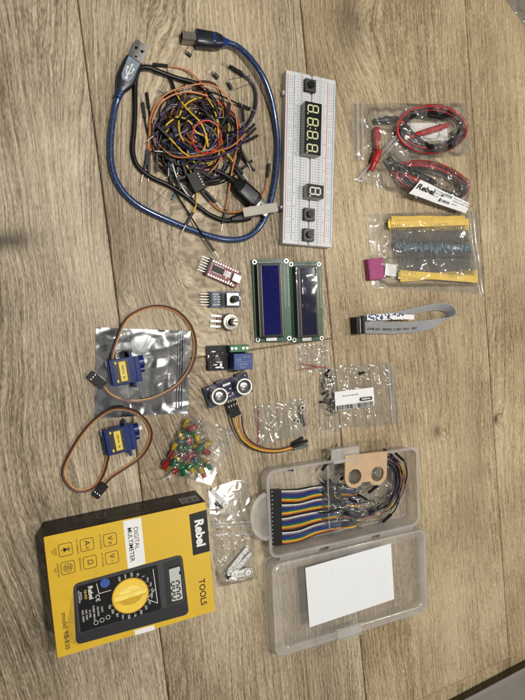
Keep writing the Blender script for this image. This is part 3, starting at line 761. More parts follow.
mb.build('surface_parts', pbr('smd_dark', (.03, .03, .032), .35), t)
mb = MB()
for q in ((-12.5, 6.2, 3.4, .9), (-9.5, 1.9, 2.6, .8), (-7, -3.9, 5.5, .8), (-11.5, -6.2, 4.5, 1), (-5.5, -6.8, 2.2, 3.4), (-8, -8.8, 6.0, 1.3), (-17.6, 2, 1.2, 2.2), (-4, -9.5, 2, 1.4)):
    mb.box(q[0], q[1], zt, q[2], q[3], .5, bv=.06)
mb.build('solder_pads', SOLDER, t)
mb = MB(); mb.box(-w / 2 + 1.6, -h / 2 + 6, zt, 2.5, 7.6, 2.5); mb.build('pin_header', BLACKP, t)
for k in range(3): MB().bar((-w / 2 + 1.6, -h / 2 + 3.5 + k * 2.54, zt + 2), (-w / 2 + 1.6, -h / 2 + 3.5 + k * 2.54, zt + 8), .64, .64, bv=.1).build('pin', TIN, t)

# ultrasonic sensor
UZ = 17.0
ea, eb = W(219.9, 396.3, UZ), W(244.6, 386.7, UZ); uc = (ea + eb) / 2; ua = math.atan2(eb.y - ea.y, eb.x - ea.x)
t = thing('ultrasonic_sensor', 'blue sensor board with two round silver eyes ringed in white', 'sensor', (uc.x, uc.y, 0), ua)
BZU = 4.0
mb = MB(); mb.box(0, 0, BZU, 45.5, 20.5, 1.6, r=.5, bv=.1); mb.build('circuit_board', NAVY, t)
for s in (-1, 1):
    mb = MB(); x = s * (eb - ea).length / 2
    mb.lathe([(8.0, BZU + 1.6), (8.0, UZ - .3), (7.75, UZ)], n=36, c=(x, 0, 0), cap1=False)
    mb.lathe([(7.75, UZ), (6.5, UZ), (6.4, UZ - .4), (6.4, UZ - 3.5)], m=1, n=36, c=(x, 0, 0), cap0=False, cap1=False)
    mb.lathe([(6.4, UZ - 3.4), (.01, UZ - 3.4)], m=2, n=36, c=(x, 0, 0), cap0=False, cap1=False)
    mb.lathe([(3.9, UZ - 3.3), (3.7, UZ - 2.1), (2.0, UZ - 1.7), (1.2, UZ - 2.8), (.01, UZ - 3.0)], m=0, n=24, c=(x, 0, 0), cap0=False, cap1=False)
    mb.build('transducer', [STEEL, pbr('ring_white', (.85, .85, .83), .3, metal=.2), pbr('mesh_dark', (.03, .028, .026), .4, bump=.4, bscale=1600)], t)
mb = MB(); mb.box(-1, 6.4, BZU + 1.6, 9.5, 3.2, 3.2, r=1.4, bv=.6); mb.build('crystal', TIN, t)
mb = MB()
for q in ((-3, 0), (2, .8), (-1, -2.6), (3, -4.2), (-4, -4.6), (-19, 8), (19, -8)): mb.box(q[0], q[1], BZU + 1.6, 1.8, 1.0, .6, bv=.08)
mb.build('surface_parts', SOLDER, t)
mb = MB()
for k, s in enumerate(('Vcc', 'Trig', 'Echo', 'Gnd')): mb.text(s, (k - 1.5) * 2.54, -5.9, BZU + 1.64, 1.6, 0, 0)
mb.text('T', -20.3, -7, BZU + 1.64, 2.4, 0, 0); mb.text('R', 20, 7.5, BZU + 1.64, 2.4, 0, 0)
mb.build('board_print', PRINTW, t)
for x, y, ww in ((-6, 9.4, 8), (14, 9.2, 6)):
    mb = MB(); mb.box(x, y, BZU - 2.4, ww, 3, 2.4); mb.box(x, y + 1.4, BZU, ww, 2.6, 3.4, bv=.2); mb.build('component', pbr('dark_component', (.05, .05, .052), .4), t)
for k in range(4): MB().bar(((k - 1.5) * 2.54, -8.6, BZU + 2.6), ((k - 1.5) * 2.54, -12.5, BZU + 2.6), .64, .64, bv=.1).build('pin', TIN, t)

# ------------------------------------------------------------------ four-way cable from the sensor
t = thing('jumper_cable', 'brown orange and yellow wires plugged into the ultrasonic sensor', 'cable', W(233, 408), 0)
ca, cb = W(231.2, 402, 7), W(236.2, 416.2, 7); d = (cb - ca).normalized(); sd = Vector((d.y, -d.x, 0))
for k in range(4):
    o_ = sd * ((k - 1.5) * 2.62)
    h_ = MB().bar(ca + o_, cb + o_, 2.5, 2.5).build('plug', BLACKP, t, world=True)
    p_ = ca.lerp(cb, .22) + o_ + Vector((0, 0, 1.35)); MB().box(p_.x, p_.y, p_.z - .12, .9, 1.7, .2, bv=.04).build('contact', TIN, h_, world=True)
base = [(236.5, 417), (238.6, 428), (243.5, 438), (252, 445.5), (264, 450), (279, 450.6), (293, 447)]
for k, col in enumerate(('brown', 'orange', 'yellow', 'brown')):
    P = []
    for i, (px, py) in enumerate(base):
        f = i / (len(base) - 1)
        q = W(px, py, 7 * (1 - f) + 2.2 * f)
        a_ = W(*base[max(i - 1, 0)]); b_ = W(*base[min(i + 1, len(base) - 1)]); tt = (b_ - a_).normalized(); nn = Vector((tt.y, -tt.x, 0))
        q += nn * ((k - 1.5) * (2.4 * (1 - f) ** 2 + 1.05)); q.z += .5 * math.sin(k * 2 + i * 1.7); P.append(q)
    MB().tube(catmull(P, 6), .72, n=8).build('wire', WIRE[col], t, world=True)
ends = [((292.5, 446.6), (307.3, 440.6), 5.2, BLACKP), ((293.2, 449.3), (307.8, 445.4), 2.2, pbr('grey_plug', (.10, .105, .11), .4)), ((292, 444), (303, 437.5), 2.2, BLACKP)]
for a, b, z, mt in ends:
    MB().bar(W(*a, z), W(*b, z), 2.9, 2.6).build('plug', mt, t, world=True)

# ------------------------------------------------------------------ silver bag with a servo on it
SILVER = 1
A4 = ((96, 327.5), (190.3, 331), (187.6, 412.8), (94.6, 418.5))
SILV, N, L = nodes_of('antistatic_silver')
out = N.new('ShaderNodeOutputMaterial'); b = N.new('ShaderNodeBsdfPrincipled'); L.new(b.outputs[0], out.inputs[0])
b.inputs['Base Color'].default_value = (.29, .295, .30, 1); b.inputs['Metallic'].default_value = .95; b.inputs['Roughness'].default_value = .19
tcn = N.new('ShaderNodeTexCoord'); n1 = N.new('ShaderNodeTexNoise'); n1.inputs['Scale'].default_value = 60; n1.inputs['Detail'].default_value = 2
n1.inputs['Distortion'].default_value = .6
L.new(tcn.outputs['Object'], n1.inputs['Vector'])
bp = N.new('ShaderNodeBump'); bp.inputs['Strength'].default_value = .25; bp.inputs['Distance'].default_value = .002
L.new(n1.outputs['Fac'], bp.inputs['Height']); L.new(bp.outputs[0], b.inputs['Normal'])
s1 = W(122, 370); 
t = bag('antistatic_bag', 'shiny silver antistatic bag lying flat under a blue servo', 'bag', A4, puff=1.4, amp=1.3, s=30, seed=8.4, n=72, mat=SILV, wavy=.4)
mb = MB()
for px in (178, 180.6, 183): mb.sweep([W(px + .4, 334, 2.0), W(px - .4, 372, 2.4), W(px - 1.6, 410, 1.8)], [(-.5, 0), (.5, 0), (.25, .7), (-.25, .7)])
mb.build('zip_strip', SILV, t, world=True)
SBL = pbr('servo_blue', (.003, .017, .125), .30, spec=.35, var=.1); SBL2 = pbr('servo_blue_dark', (.003, .012, .08), .30, spec=.35)
LBK = pbr('servo_label_black', (.014, .013, .012), .35); LYE = pbr('servo_label_yellow', (.72, .55, .06), .4)
def servo(label, px, py, z0, an, cable, con, zc):
    p = W(px, py, z0 + 12)
    t = thing('servo_motor', label, 'servo motor', (p.x, p.y, z0), an, 'small blue servo motors')
    mb = MB(); mb.box(0, 0, 0, 21.5, 22.8, 12, r=.7, bv=.35); mb.build('case', SBL, t)
    mb = MB(); mb.box(8, 0, .2, 2.4, 32.2, 11.6, r=.3, bv=.2); mb.build('mounting_flange', SBL2, t)
    mb = MB(); mb.box(12.8, 0, .1, 4.2, 22.6, 11.7, r=.6, bv=.3)
    mb.at(14.8, 5.2, 6, 0, 0, math.pi / 2); mb.lathe([(5.8, 0), (5.8, 3.8), (5.4, 4.2), (.01, 4.2)], n=24); mb.at(14.8, -1.6, 6, 0, 0, math.pi / 2); mb.lathe([(2.8, 0), (2.8, 3.8), (.01, 4)], n=18)
    mb.build('gear_housing', SBL, t)
    mb = MB(); mb.at(19, 5.2, 6, 0, 0, math.pi / 2); mb.lathe([(2.4, 0), (2.3, 3.0), (1.2, 3.1), (.01, 3.1)], n=18); mb.build('output_shaft', WHITEP, t)
    mb = MB(); mb.box(-1.2, 0, 12.0, 12.5, 20, .12, bv=.02, r=.4); mb.box(-.2, 0, 12.12, 5.6, 17, .06, m=1, bv=.01, r=.2)
    for y in (-8.8, 8.8): mb.box(-5.6, y * .9, 12.12, 1.4, 2.2, .06, m=1, bv=.01)
    mb.text('SERVO', -.2, 1.5, 12.24, 2.6, RD, 0, bold=.02); mb.text('9g', -.2, -5.4, 12.24, 3.0, RD, 0, bold=.02)
    mb.build('label', [LBK, LYE], t)
    mb = MB(); mb.box(-11.4, 0, 1, 1.8, 21, 8, r=.4, bv=.2); mb.box(-12.0, 8, 2, 2.0, 5, 4.5, m=1); mb.build('end_cap', [SBL2, WHITEP], t)
    for k, col in enumerate(('brown', 'rust', 'tan')):
        P = []
        for i, (qx, qy) in enumerate(cable):
            zz = zc[min(i, len(zc) - 1)]
            q = W(qx, qy, zz)
            a_ = W(*cable[max(i - 1, 0)]); b_ = W(*cable[min(i + 1, len(cable) - 1)]); tt = (b_ - a_).normalized(); nn = Vector((tt.y, -tt.x, 0))
            P.append(q + nn * ((k - 1) * .85) + Vector((0, 0, (1 - k) * .95)))
        P = catmull(P, 5)
        for q in P: q.z = max(q.z, .8)
        MB().tube(P, .62, n=7).build('wire', WIRE[col], t, world=True)
    a, b_ = W(*con[0], con[2]), W(*con[1], con[2])
    c_ = MB().bar(a, b_, 7.6, 2.7).build('plug', BLACKP, t, world=True)
    d = (b_ - a).normalized(); sd = Vector((d.y, -d.x, 0))
    mb = MB()
    for k in (-1, 0, 1):
        q = a.lerp(b_, .75) + sd * (k * 2.54); mb.box(q.x, q.y, q.z + 1.3, .8, 1.6, .12, bv=.02)
    mb.build('contact', TIN, c_, world=True)
    return t
servo('blue servo motor lying on the silver bag with its lead looped round', 123.5, 371.2, 2.4, math.radians(2),
      [(113, 381), (112.2, 370), (112.3, 356), (117, 340), (124.3, 323), (134.5, 313), (154.3, 306.4), (174.3, 310), (188.6, 323), (194.9, 340), (194.3, 357), (188.6, 371.4), (177, 385.7), (157, 397), (137, 401.4), (118, 398.6), (108, 392.6), (102.5, 385.2)],
      ((103.6, 386.2), (89.4, 373.8), 4.5), [9, 9, 9, 7, 5, 3, 2.5, 2.5, 2.5, 3, 4, 4, 4.2, 4, 4, 4, 4.2, 4.5])
servo('blue servo motor lying on bare wood beside the yellow carton', 118.5, 440.5, .2, math.radians(3),
      [(108, 428), (107.5, 440), (108, 454), (106.6, 462), (103, 474), (95, 486), (83, 491), (72, 488), (64.5, 478), (64, 468), (70, 454), (81, 436), (95, 420), (111, 410), (125, 409), (139, 414), (148, 424), (151, 434), (148, 446), (139, 458), (123, 469), (111, 477), (105, 483.5)],
      ((105.3, 484.0), (94.6, 496.6), 2.2), [9, 8, 6, 4, 2.5, 2, 2, 2, 2, 2.2, 3, 4, 4, 5, 5, 4, 3, 2.5, 2.2, 2, 2, 2, 2.2])

# ------------------------------------------------------------------ LEDs in their bag
LEDC = {}
for nm, c_ in (('red', (.46, .008, .010)), ('yellow', (.66, .46, .012)), ('green', (.005, .17, .06)), ('teal', (.02, .13, .12))):
    LEDC[nm] = pbr('led_' + nm, c_, .14, spec=.7, trans=.35, var=.05)
ledpx = [('yellow', 186, 424, 60), ('green', 187.5, 432.5, 200), ('red', 192, 428, 20), ('yellow', 174.5, 446, 240), ('red', 171.5, 454.5, 250), ('red', 165.5, 464, 235),
         ('yellow', 197.5, 439.5, 100), ('red', 189, 442, 80), ('green', 199.5, 449, 40), ('red', 190.5, 452, 300), ('yellow', 177.5, 459.5, 140), ('green', 180.5, 465.5, 250),
         ('yellow', 186.5, 465, 90), ('red', 189.5, 459, 60), ('green', 196.3, 465, 30), ('yellow', 204.5, 461.5, 330), ('yellow', 201, 469.5, 300), ('green', 183, 471, 270),
         ('teal', 182.5, 441.5, 170), ('green', 201.5, 446, 10), ('teal', 196, 461, 100), ('yellow', 171, 467, 210), ('green', 182, 449, 120), ('yellow', 192, 470, 280), ('green', 192, 434, 230), ('red', 184, 456, 190), ('green', 188, 448, 20), ('yellow', 181, 436, 110), ('red', 196, 454, 250), ('green', 174, 463, 60), ('yellow', 193, 446, 160), ('red', 176, 470, 20), ('green', 190, 466, 200), ('red', 206, 452, 330), ('yellow', 207, 444, 20), ('green', 208, 466, 310), ('red', 203, 473, 290)]
where = {'red': 'red', 'yellow': 'yellow', 'green': 'green', 'teal': 'blue green'}
items = []
for i, (nm, px, py, dg) in enumerate(ledpx):
    z = 3.6 + (i % 3) * 2.2
    p = W(px, py, z); a = math.radians(dg); d = Vector((math.cos(a), math.sin(a), .12 * (-1) ** i)).normalized()
    t = thing('led', 'loose %s light-emitting diode heaped inside the clear bag' % where[nm], 'LED', (p.x, p.y, z), 0, 'loose coloured LEDs in the clear bag')
    q = d.to_track_quat('Z', 'Y').to_euler(); mb = MB(); mb.at(0, 0, 0, q.z, q.x, q.y)
    mb.lathe([(2.9, -3.2), (2.9, -2.3), (2.5, -2.2), (2.5, 2.6), (2.2, 3.9), (1.4, 4.8), (.01, 5.1)], n=18); mb.build('lens', LEDC[nm], t)
    for s in (-1, 1):
        mb = MB(); mb.at(0, 0, 0, q.z, q.x, q.y)
        mb.tube([(s * 1.2, 0, -3), (s * 1.2, 0, -8), (s * 1.4 + .4, .4, -16 - 2 * s)], .28, n=5); mb.build('leg', TIN, t)
    items.append((p.x, p.y, 4.5, z + 3.2))
bag('zip_bag', 'clear bag bulging with red, yellow and green LEDs', 'plastic bag', ((184, 413.6), (236.8, 431), (211, 485), (160.6, 468.5)), puff=4.5, amp=2.8, s=14, seed=2.7, items=items, n=60, soft=1.2, wavy=1.2)

# ------------------------------------------------------------------ small bags of screws and horns
def screw(label, px, py, dg, L=8, mat=None, z=1.8, group=None, name='screw'):
    p = W(px, py, z); a = math.radians(dg)
    t = thing(name, label, 'screw', (p.x, p.y, z), a, group)
    mb = MB(); mb.at(0, 0, 0, 0, 0, math.pi / 2); mb.lathe([(.01, -1.6), (1.7, -1.5), (1.9, -.9), (1.9, 0), (1.0, .1)], n=12, cap1=False); mb.build('head', mat, t)
    mb = MB(); mb.at(0, 0, 0, 0, 0, math.pi / 2); prof = []
    for k in range(int(L / .4)): prof += [(.95, .1 + k * .4), (1.15, .3 + k * .4)]
    mb.lathe(prof + [(.5, L), (.01, L + .5)], n=10, cap0=False); mb.build('shank', mat, t)
    return t
def nut(label, px, py, z=1.2, group=None):
    p = W(px, py, z); t = thing('hex_nut', label, 'nut', (p.x, p.y, z), .3, group)
    mb = MB(); h6 = [(3.1 * math.cos(k * math.pi / 3), 3.1 * math.sin(k * math.pi / 3)) for k in range(6)]; h3 = [(1.7 * math.cos(k * math.pi / 3), 1.7 * math.sin(k * math.pi / 3)) for k in range(6)]
    rings = [[(x, y, 0) for x, y in h6], [(x, y, 2.2) for x, y in h6], [(x, y, 2.2) for x, y in h3], [(x, y, 0) for x, y in h3], [(x, y, 0) for x, y in h6]]
    mb.loft(rings, 0, False, False); mb.build('ring', TIN, t)
REDP = pbr('zip_red', (.62, .07, .06), .4)
t = bag('zip_bag', 'flat clear bag with a red zip line and two nuts with silver bolts', 'plastic bag', ((252.6, 406), (307.5, 397), (307.5, 435.7), (257.5, 445)), puff=.9, amp=1.3, s=18, seed=9.1, n=44)
zip_strip(t, (258.6, 407), (258.4, 444), z=1.6, w=1.3, mat=film('zip_red_film', haze=.55, gloss=.4, hazecol=(.62, .10, .09)))
nut('silver nut inside the flat bag, the upper one by the bolt tips', 301.5, 407.6, group='nuts and bolts in the flat bag'); nut('silver nut inside the flat bag, left of the bolts', 296.8, 421, group='nuts and bolts in the flat bag')
screw('silver bolt inside the flat bag, the left of the two side by side', 300.4, 413.5, -83, 10, TIN, group='nuts and bolts in the flat bag'); screw('silver bolt inside the flat bag, the right of the two side by side', 305, 424.5, 98, 10, TIN, group='nuts and bolts in the flat bag')

t = bag('zip_bag', 'small clear bag with two crossed red zip lines below the displays', 'plastic bag', ((297.5, 345.5), (326, 343), (330, 371), (298, 372)), puff=1.0, amp=1.6, s=13, seed=12.4, n=40)
zr = film('zip_red_film'); zip_strip(t, (300, 363.5), (327.5, 368), 3.0, .9, zr); zip_strip(t, (298.5, 369.5), (326, 366), 3.4, .9, zr)
items = []
bs = [(326, 374, 40), (330, 377, 150), (325.5, 380, 260), (329, 385, 30), (324.5, 388, 100), (327, 391.5, 200), (325, 402, 170), (330, 404, 20), (329, 409, 310), (333, 407, 120), (326.5, 399, 60), (331.5, 400, 230)]
for i, (px, py, a) in enumerate(bs):
    screw('small black screw loose in the narrow clear bag', px, py, a, 6, BLACKP if i not in (2, 4) else STEEL, 2.2 + (i % 2) * 1.6, 'small black screws in the narrow bag') if i not in (2, 4) else screw('small bright steel screw among the black ones', px, py, a, 6, STEEL, 3, 'steel screws in the narrow bag')
    q = W(px, py); items.append((q.x, q.y, 4, 5.5))
bag('zip_bag', 'narrow clear bag holding a cluster of small black screws', 'plastic bag', ((319, 371), (337, 367), (342, 433), (318.5, 430)), puff=1.2, amp=1.7, s=14, seed=15.3, items=items, n=46)
t = bag('zip_bag', 'clear bag with a white barcode label stuck across it', 'plastic bag', ((337.5, 365), (395, 362.5), (399.5, 424), (343, 428)), puff=2.6, amp=1.7, s=16, seed=18.8, n=50, wavy=1.1)
zip_strip(t, (388.5, 363), (393, 424), 3.2, 2.0); zip_strip(t, (391, 363), (395.5, 424), 2.6, 1.2)
screw('single black screw lying alone above the barcode label', 360.5, 373.4, 5, 5, BLACKP, 2.5)
cx, cy, an, w, h = rect((334.8, 391.5), (373, 388), (375, 405), (336, 411.5), 7.5)
q = thing('barcode_label', 'white sticker with a row of barcode bars and a black oval', 'label', (cx, cy, 6.9), an)
mb = MB(); n = 16
vs = [((i / n - .5) * w, (j / 6 - .5) * h, .5 * math.sin(i * .5) + .35 * math.sin(j + i * .3)) for j in range(7) for i in range(n + 1)]
fs = [(j * (n + 1) + i, j * (n + 1) + i + 1, (j + 1) * (n + 1) + i + 1, (j + 1) * (n + 1) + i) for j in range(6) for i in range(n)]
mb.add(vs, fs); mb.add([(x, y, z - .25) for x, y, z in vs], [tuple(reversed(f)) for f in fs]); mb.build('paper', PAPER, q)
mb = MB(); barcode(mb, -w / 2 + 1, w / 2 - 1.5, -h / 2 + .4, -h / 2 + 5.2, 1.0, 0, 8)
mb.prism(rrect(15, 3.9, 1.9, 5, w / 2 - 10, -1.2), .95, 1.02)
mb.build('barcode', PRINTB, q)
mb = MB(); rl = random.Random(6)
for k in range(13): mb.quad(-15 + k * 1.5, 3.8 + rl.uniform(0, .5), -14.2 + k * 1.5 + rl.uniform(0, .5), 5.0 + rl.uniform(-.2, .4), .98, 0)
for k in range(6): mb.quad(w / 2 - 15.2 + k * 1.8, -2.1 + rl.uniform(0, .3), w / 2 - 14.2 + k * 1.8 + rl.uniform(0, .4), -.4 + rl.uniform(0, .3), 1.06, 1)
mb.build('label_text', [pbr('grey_print', (.35, .35, .35), .6), PRINTW], q)

def horn(label, a, b, z=2.2, w0=6.5, w1=3.6, group=None, cross=False):
    pa, pb = W(*a, z), W(*b, z); Lh = (pb - pa).length; an = math.atan2((pb - pa).y, (pb - pa).x)
    t = thing('servo_horn', label, 'servo horn', (pa.x, pa.y, z - 1), an, group)
    mb = MB(); out = []
    for k in range(9): a_ = math.pi / 2 + math.pi * k / 8; out.append((w0 / 2 * math.cos(a_), w0 / 2 * math.sin(a_)))
    for k in range(7): a_ = -math.pi / 2 + math.pi * k / 6; out.append((Lh + w1 / 2 * math.cos(a_), w1 / 2 * math.sin(a_)))
    mb.prism(out, 0, 1.7); 
    if cross: mb.box(1, 0, .1, 3.4, 16, 1.5)
    mb.build('arm', WHITEP, t)
    mb = MB(); mb.lathe([(3, 1.6), (3, 4.0), (2.6, 4.3), (1.4, 4.3), (1.3, 2.4), (.01, 2.4)], n=20); mb.build('hub', WHITEP, t)
    mb = MB()
    for k in range(4): mb.lathe([(.55, 1.72), (.01, 1.72)], n=8, c=(5.5 + k * (Lh - 6) / 4, 0, .02), cap0=False)
    mb.build('holes', pbr('hole_grey', (.12, .12, .12), .7), t)
    return t
it = [W(*q) for q in ((214, 492), (219, 500), (224, 505))]
t = bag('zip_bag', 'crinkled clear bag with one white servo horn near its top left', 'plastic bag', ((208, 489), (247.5, 476.5), (252, 528), (211.5, 529)), puff=2.2, amp=2.0, s=14, seed=21.5, items=[(q.x, q.y, 6, 5.5) for q in it], n=50)
zip_strip(t, (212, 524), (252, 522), 3, 1.8); zip_strip(t, (212, 527), (252, 525.5), 2.4, 1.2)
horn('white servo horn pointing down right in the upper crinkled bag', (224, 504), (212.5, 491), 3, cross=False, group='white servo horns in bags')
screw('black screw beside the white horn in the upper crinkled bag', 217.5, 505, -40, 6, BLACKP, 2.4)
it = [W(*q) for q in ((226, 574), (234, 564), (240, 556), (245, 550), (238, 570), (246, 566), (246, 572), (236, 575))]
t = bag('zip_bag', 'crinkled clear bag with three long white servo horns at its bottom', 'plastic bag', ((211, 531), (252.5, 530), (255.5, 579), (217, 587.5)), puff=2.0, amp=2.0, s=14, seed=25.1, items=[(q.x, q.y, 6, 6) for q in it], n=50)
zip_strip(t, (212, 535), (252.5, 534), 2.6, 1.6)
horn('long white servo horn, the upper one of the three crossing in the lower bag', (229, 572), (246, 549), 3.0, group='white servo horns in bags')
horn('long white servo horn lying between the other two in the lower bag', (233, 573), (250, 554), 4.2, 5.5, 3.2, group='white servo horns in bags')
horn('short white servo horn with a large hub at the bottom of the lower bag', (247, 571.5), (229, 577), 3.4, 7.5, 5.0, group='white servo horns in bags')
screw('small dark screw at the tip of the horns in the lower bag', 228.5, 577, 20, 4, BLACKP, 5.5)

# ------------------------------------------------------------------ open storage box
PLA = film('box_plastic', haze=.29, gloss=.5, tint=(.975, .97, .96), rough=.12, base=.03, bump=.03, bscale=60, hazecol=(.90, .89, .87), ridged=False)
PLI = film('box_plastic_panel', haze=.17, gloss=.45, tint=(.975, .97, .96), rough=.12, base=.03, bump=.03, bscale=60, hazecol=(.90, .89, .87), ridged=False)
TH = 22.0
tx, ty, ta, tw, td = rect((267, 475), (414, 444), (424, 527), (270, 556), TH)
print('tray', tx, ty, ta, tw, td)
t = thing('storage_box', 'open clear plastic storage box with its lid folded down in front', 'storage box', (tx, ty, 0), ta)
def rr(w, d, r, z, dx=0, dy=0): return [(x + dx, y + dy, z) for x, y in rrect(w, d, r, 6)]
mb = MB()
mb.loft([rr(tw - 10, td - 10, 5, .2), rr(tw - 6, td - 6, 7, .5), rr(tw - 4.5, td - 4.5, 8, 2.2), rr(tw - 2.6, td - 2.6, 8, TH - 2.4), rr(tw, td, 9, TH - 2.2), rr(tw, td, 9, TH),
         rr(tw - 5, td - 5, 7, TH), rr(tw - 7, td - 7, 6.5, 2.6), rr(tw - 9, td - 9, 6, 1.5)], 0, False, False)
mb.build('tray', PLA, t)
mb = MB(); mb.loft([rr(tw - 9, td - 9, 6, 1.5), rr(tw - 60, td - 50, 6, 1.45)], 0, False, True); mb.build('tray_floor', PLI, t)
def TL_(px, py, z):
    p = W(px, py, z) - Vector((tx, ty, 0)); c, s = math.cos(-ta), math.sin(-ta); return Vector((c * p.x - s * p.y, s * p.x + c * p.y, z))
# latch at the back, hanging tab at the left end
q = TL_(345.5, 447.5, TH)
mb = MB(); mb.box(q.x, td / 2 + 4, TH - 1.6, 33, 13, 1.6, r=2.5, bv=.4); mb.box(q.x, td / 2 + 9.6, TH - 9, 33, 1.6, 8.8, r=.6, bv=.3); mb.box(q.x, td / 2 - 2, TH + .2, 30, 4, 1.2, r=1, bv=.3)
mb.build('latch', PLA, t)
q = TL_(262, 517, TH - 4); mb = MB()
o1 = [(-tw / 2 - .5 + 1.2, 22)] + [(-tw / 2 + .8 - 18 * math.cos(a), 24 * math.sin(a)) for a in [math.radians(80 - 16 * k) for k in range(11)]] + [(-tw / 2 + .7, -22)]
ring_o = [(x, y + q.y) for x, y in o1]; cxm = -tw / 2
ring_i = [(cxm + (x - cxm) * .78 - .2, q.y + (y - q.y) * .84) for x, y in ring_o]
nn = len(ring_o)
for z0_, z1_ in ((TH - 4.6, TH - 2.6),):
    v4 = [[(x, y, z0_) for x, y in ring_o], [(x, y, z1_) for x, y in ring_o], [(x, y, z1_) for x, y in ring_i], [(x, y, z0_) for x, y in ring_i], [(x, y, z0_) for x, y in ring_o]]
    mb.loft(v4, 0, False, False)
mb.add([(x, y, TH - 3.8) for x, y in ring_i], [tuple(range(nn))])
mb.build('hanging_tab', PLA, t)
# lid
LZ = 18.0
qx, qy, qa, qw, qd = rect((268.5, 565.5), (422, 530), (433, 609.5), (278, 659.5), LZ)
print('lid', qx, qy, qa, qw, qd)
lid = Matrix.Translation((qx, qy, 0)) @ Matrix.Rotation(qa, 4, 'Z')
mb = MB(); mb.T = lid
mb.loft([rr(qw + 2, qd + 2, 9, .2), rr(qw + 3.4, qd + 3.4, 10, .3), rr(qw + 3.4, qd + 3.4, 10, 2.2), rr(qw + 1.4, qd + 1.4, 9.5, 2.4), rr(qw, qd, 9, LZ - 2), rr(qw - 1.4, qd - 1.4, 8.4, LZ - .5), rr(qw - 4, qd - 4, 7, LZ),
         rr(qw - 18, qd - 16, 6, LZ + .1), rr(qw - 20, qd - 18, 6, LZ - .7)], 0, False, False)
mb.loft([rr(qw - .6, qd - .6, 9, 2.4), rr(qw - 2.4, qd - 2.4, 8.2, LZ - 1.8), rr(qw - 6, qd - 6, 7, LZ - 1.3)], 0, False, False)
ld = mb.build('lid', PLA, t, world=True)
mb = MB(); mb.T = lid
mb.loft([rr(qw - 20, qd - 18, 6, LZ - .7), rr(qw - 60, qd - 50, 6, LZ - .72)], 0, False, True); mb.build('lid_panel', PLI, ld, world=True)
mb = MB(); mb.T = lid
k = lid.inverted() @ W(349, 628, LZ)
mb.box(k.x, -qd / 2 + 6, LZ + .25, 30, 9, 1.4, r=2.2, bv=.4); mb.box(k.x, -qd / 2 - .4, LZ - 8, 32, 2.2, 9, r=.8, bv=.4); mb.box(k.x, -qd / 2 + 11.5, LZ + .3, 34, 1.4, 1.2, r=.6, bv=.3)
mb.build('latch_catch', PLA, ld, world=True)
mb = MB()
for f0, f1 in ((.06, .30), (.36, .64), (.70, .94)):
    def H(f, s, z): 
        a = Vector((tx, ty, 0)) + Matrix.Rotation(ta, 3, 'Z') @ Vector(((f - .5) * tw, -td / 2, 0)); b_ = lid @ Vector(((f - .5) * qw, qd / 2, 0))
        r_ = a.lerp(b_, s); r_.z = z; return tuple(r_)
    mb.sweep([H(f0, .5, TH - 4), H(f1, .5, TH - 4)], [(-3, 1.6), (0, -.5), (3, -2.4), (3, -3.2), (0, -1.4), (-3, .8)])
mb.build('hinge', PLA, t, world=True)

# white card on the lid
cx, cy, an, w, h = rect((302.9, 568.4), (388.6, 544), (396.2, 598.1), (311.6, 626.7), LZ + .5)
mb = MB(); n = 10
def warp(x, y): return .25 + .5 * (x / w) ** 2 * 2 * (y / h + .5)
vs = [((i / n - .5) * w, (j / n - .5) * h, warp((i / n - .5) * w, (j / n - .5) * h)) for j in range(n + 1) for i in range(n + 1)]
fs = [(j * (n + 1) + i, j * (n + 1) + i + 1, (j + 1) * (n + 1) + i + 1, (j + 1) * (n + 1) + i) for j in range(n) for i in range(n)]
mb.add(vs, fs); mb.add([(x, y, z - .3) for x, y, z in vs], [tuple(reversed(f)) for f in fs])
rim = [i for i in range(n + 1)] + [k * (n + 1) + n for k in range(1, n + 1)] + [n * (n + 1) + i for i in range(n - 1, -1, -1)] + [k * (n + 1) for k in range(n - 1, 0, -1)]
o_ = 0; tot = len(vs)
for i in range(len(rim)): mb.f.append((rim[i], rim[i] + tot, rim[(i + 1) % len(rim)] + tot, rim[(i + 1) % len(rim)])); mb.m.append(0)
CARD, N, L = nodes_of('speckled_card')
out = N.new('ShaderNodeOutputMaterial'); b = N.new('ShaderNodeBsdfPrincipled'); L.new(b.outputs[0], out.inputs[0]); b.inputs['Roughness'].default_value = .8; b.inputs['Specular IOR Level'].default_value = .25
tcn = N.new('ShaderNodeTexCoord'); n1 = N.new('ShaderNodeTexNoise'); n1.inputs['Scale'].default_value = 420; n1.inputs['Detail'].default_value = 2; L.new(tcn.outputs['Object'], n1.inputs['Vector'])
n2 = N.new('ShaderNodeTexNoise'); n2.inputs['Scale'].default_value = 40; L.new(tcn.outputs['Object'], n2.inputs['Vector'])
mm = N.new('ShaderNodeMath'); mm.operation = 'MULTIPLY'; L.new(n1.outputs['Fac'], mm.inputs[0]); L.new(n2.outputs['Fac'], mm.inputs[1])
r_ = N.new('ShaderNodeValToRGB'); r_.color_ramp.elements[0].position = .30; r_.color_ramp.elements[0].color = (.78, .80, .81, 1); r_.color_ramp.elements[1].position = .42; r_.color_ramp.elements[1].color = (.74, .76, .78, 1)
L.new(mm.outputs[0], r_.inputs['Fac']); L.new(r_.outputs['Color'], b.inputs['Base Color'])
o = mb.build('paper_card', CARD)
o.location = Vector((cx, cy, LZ + .5)) * MM; o.rotation_euler = (0, 0, an)
tag(o, 'blank white paper card lying on the clear box lid', 'card')

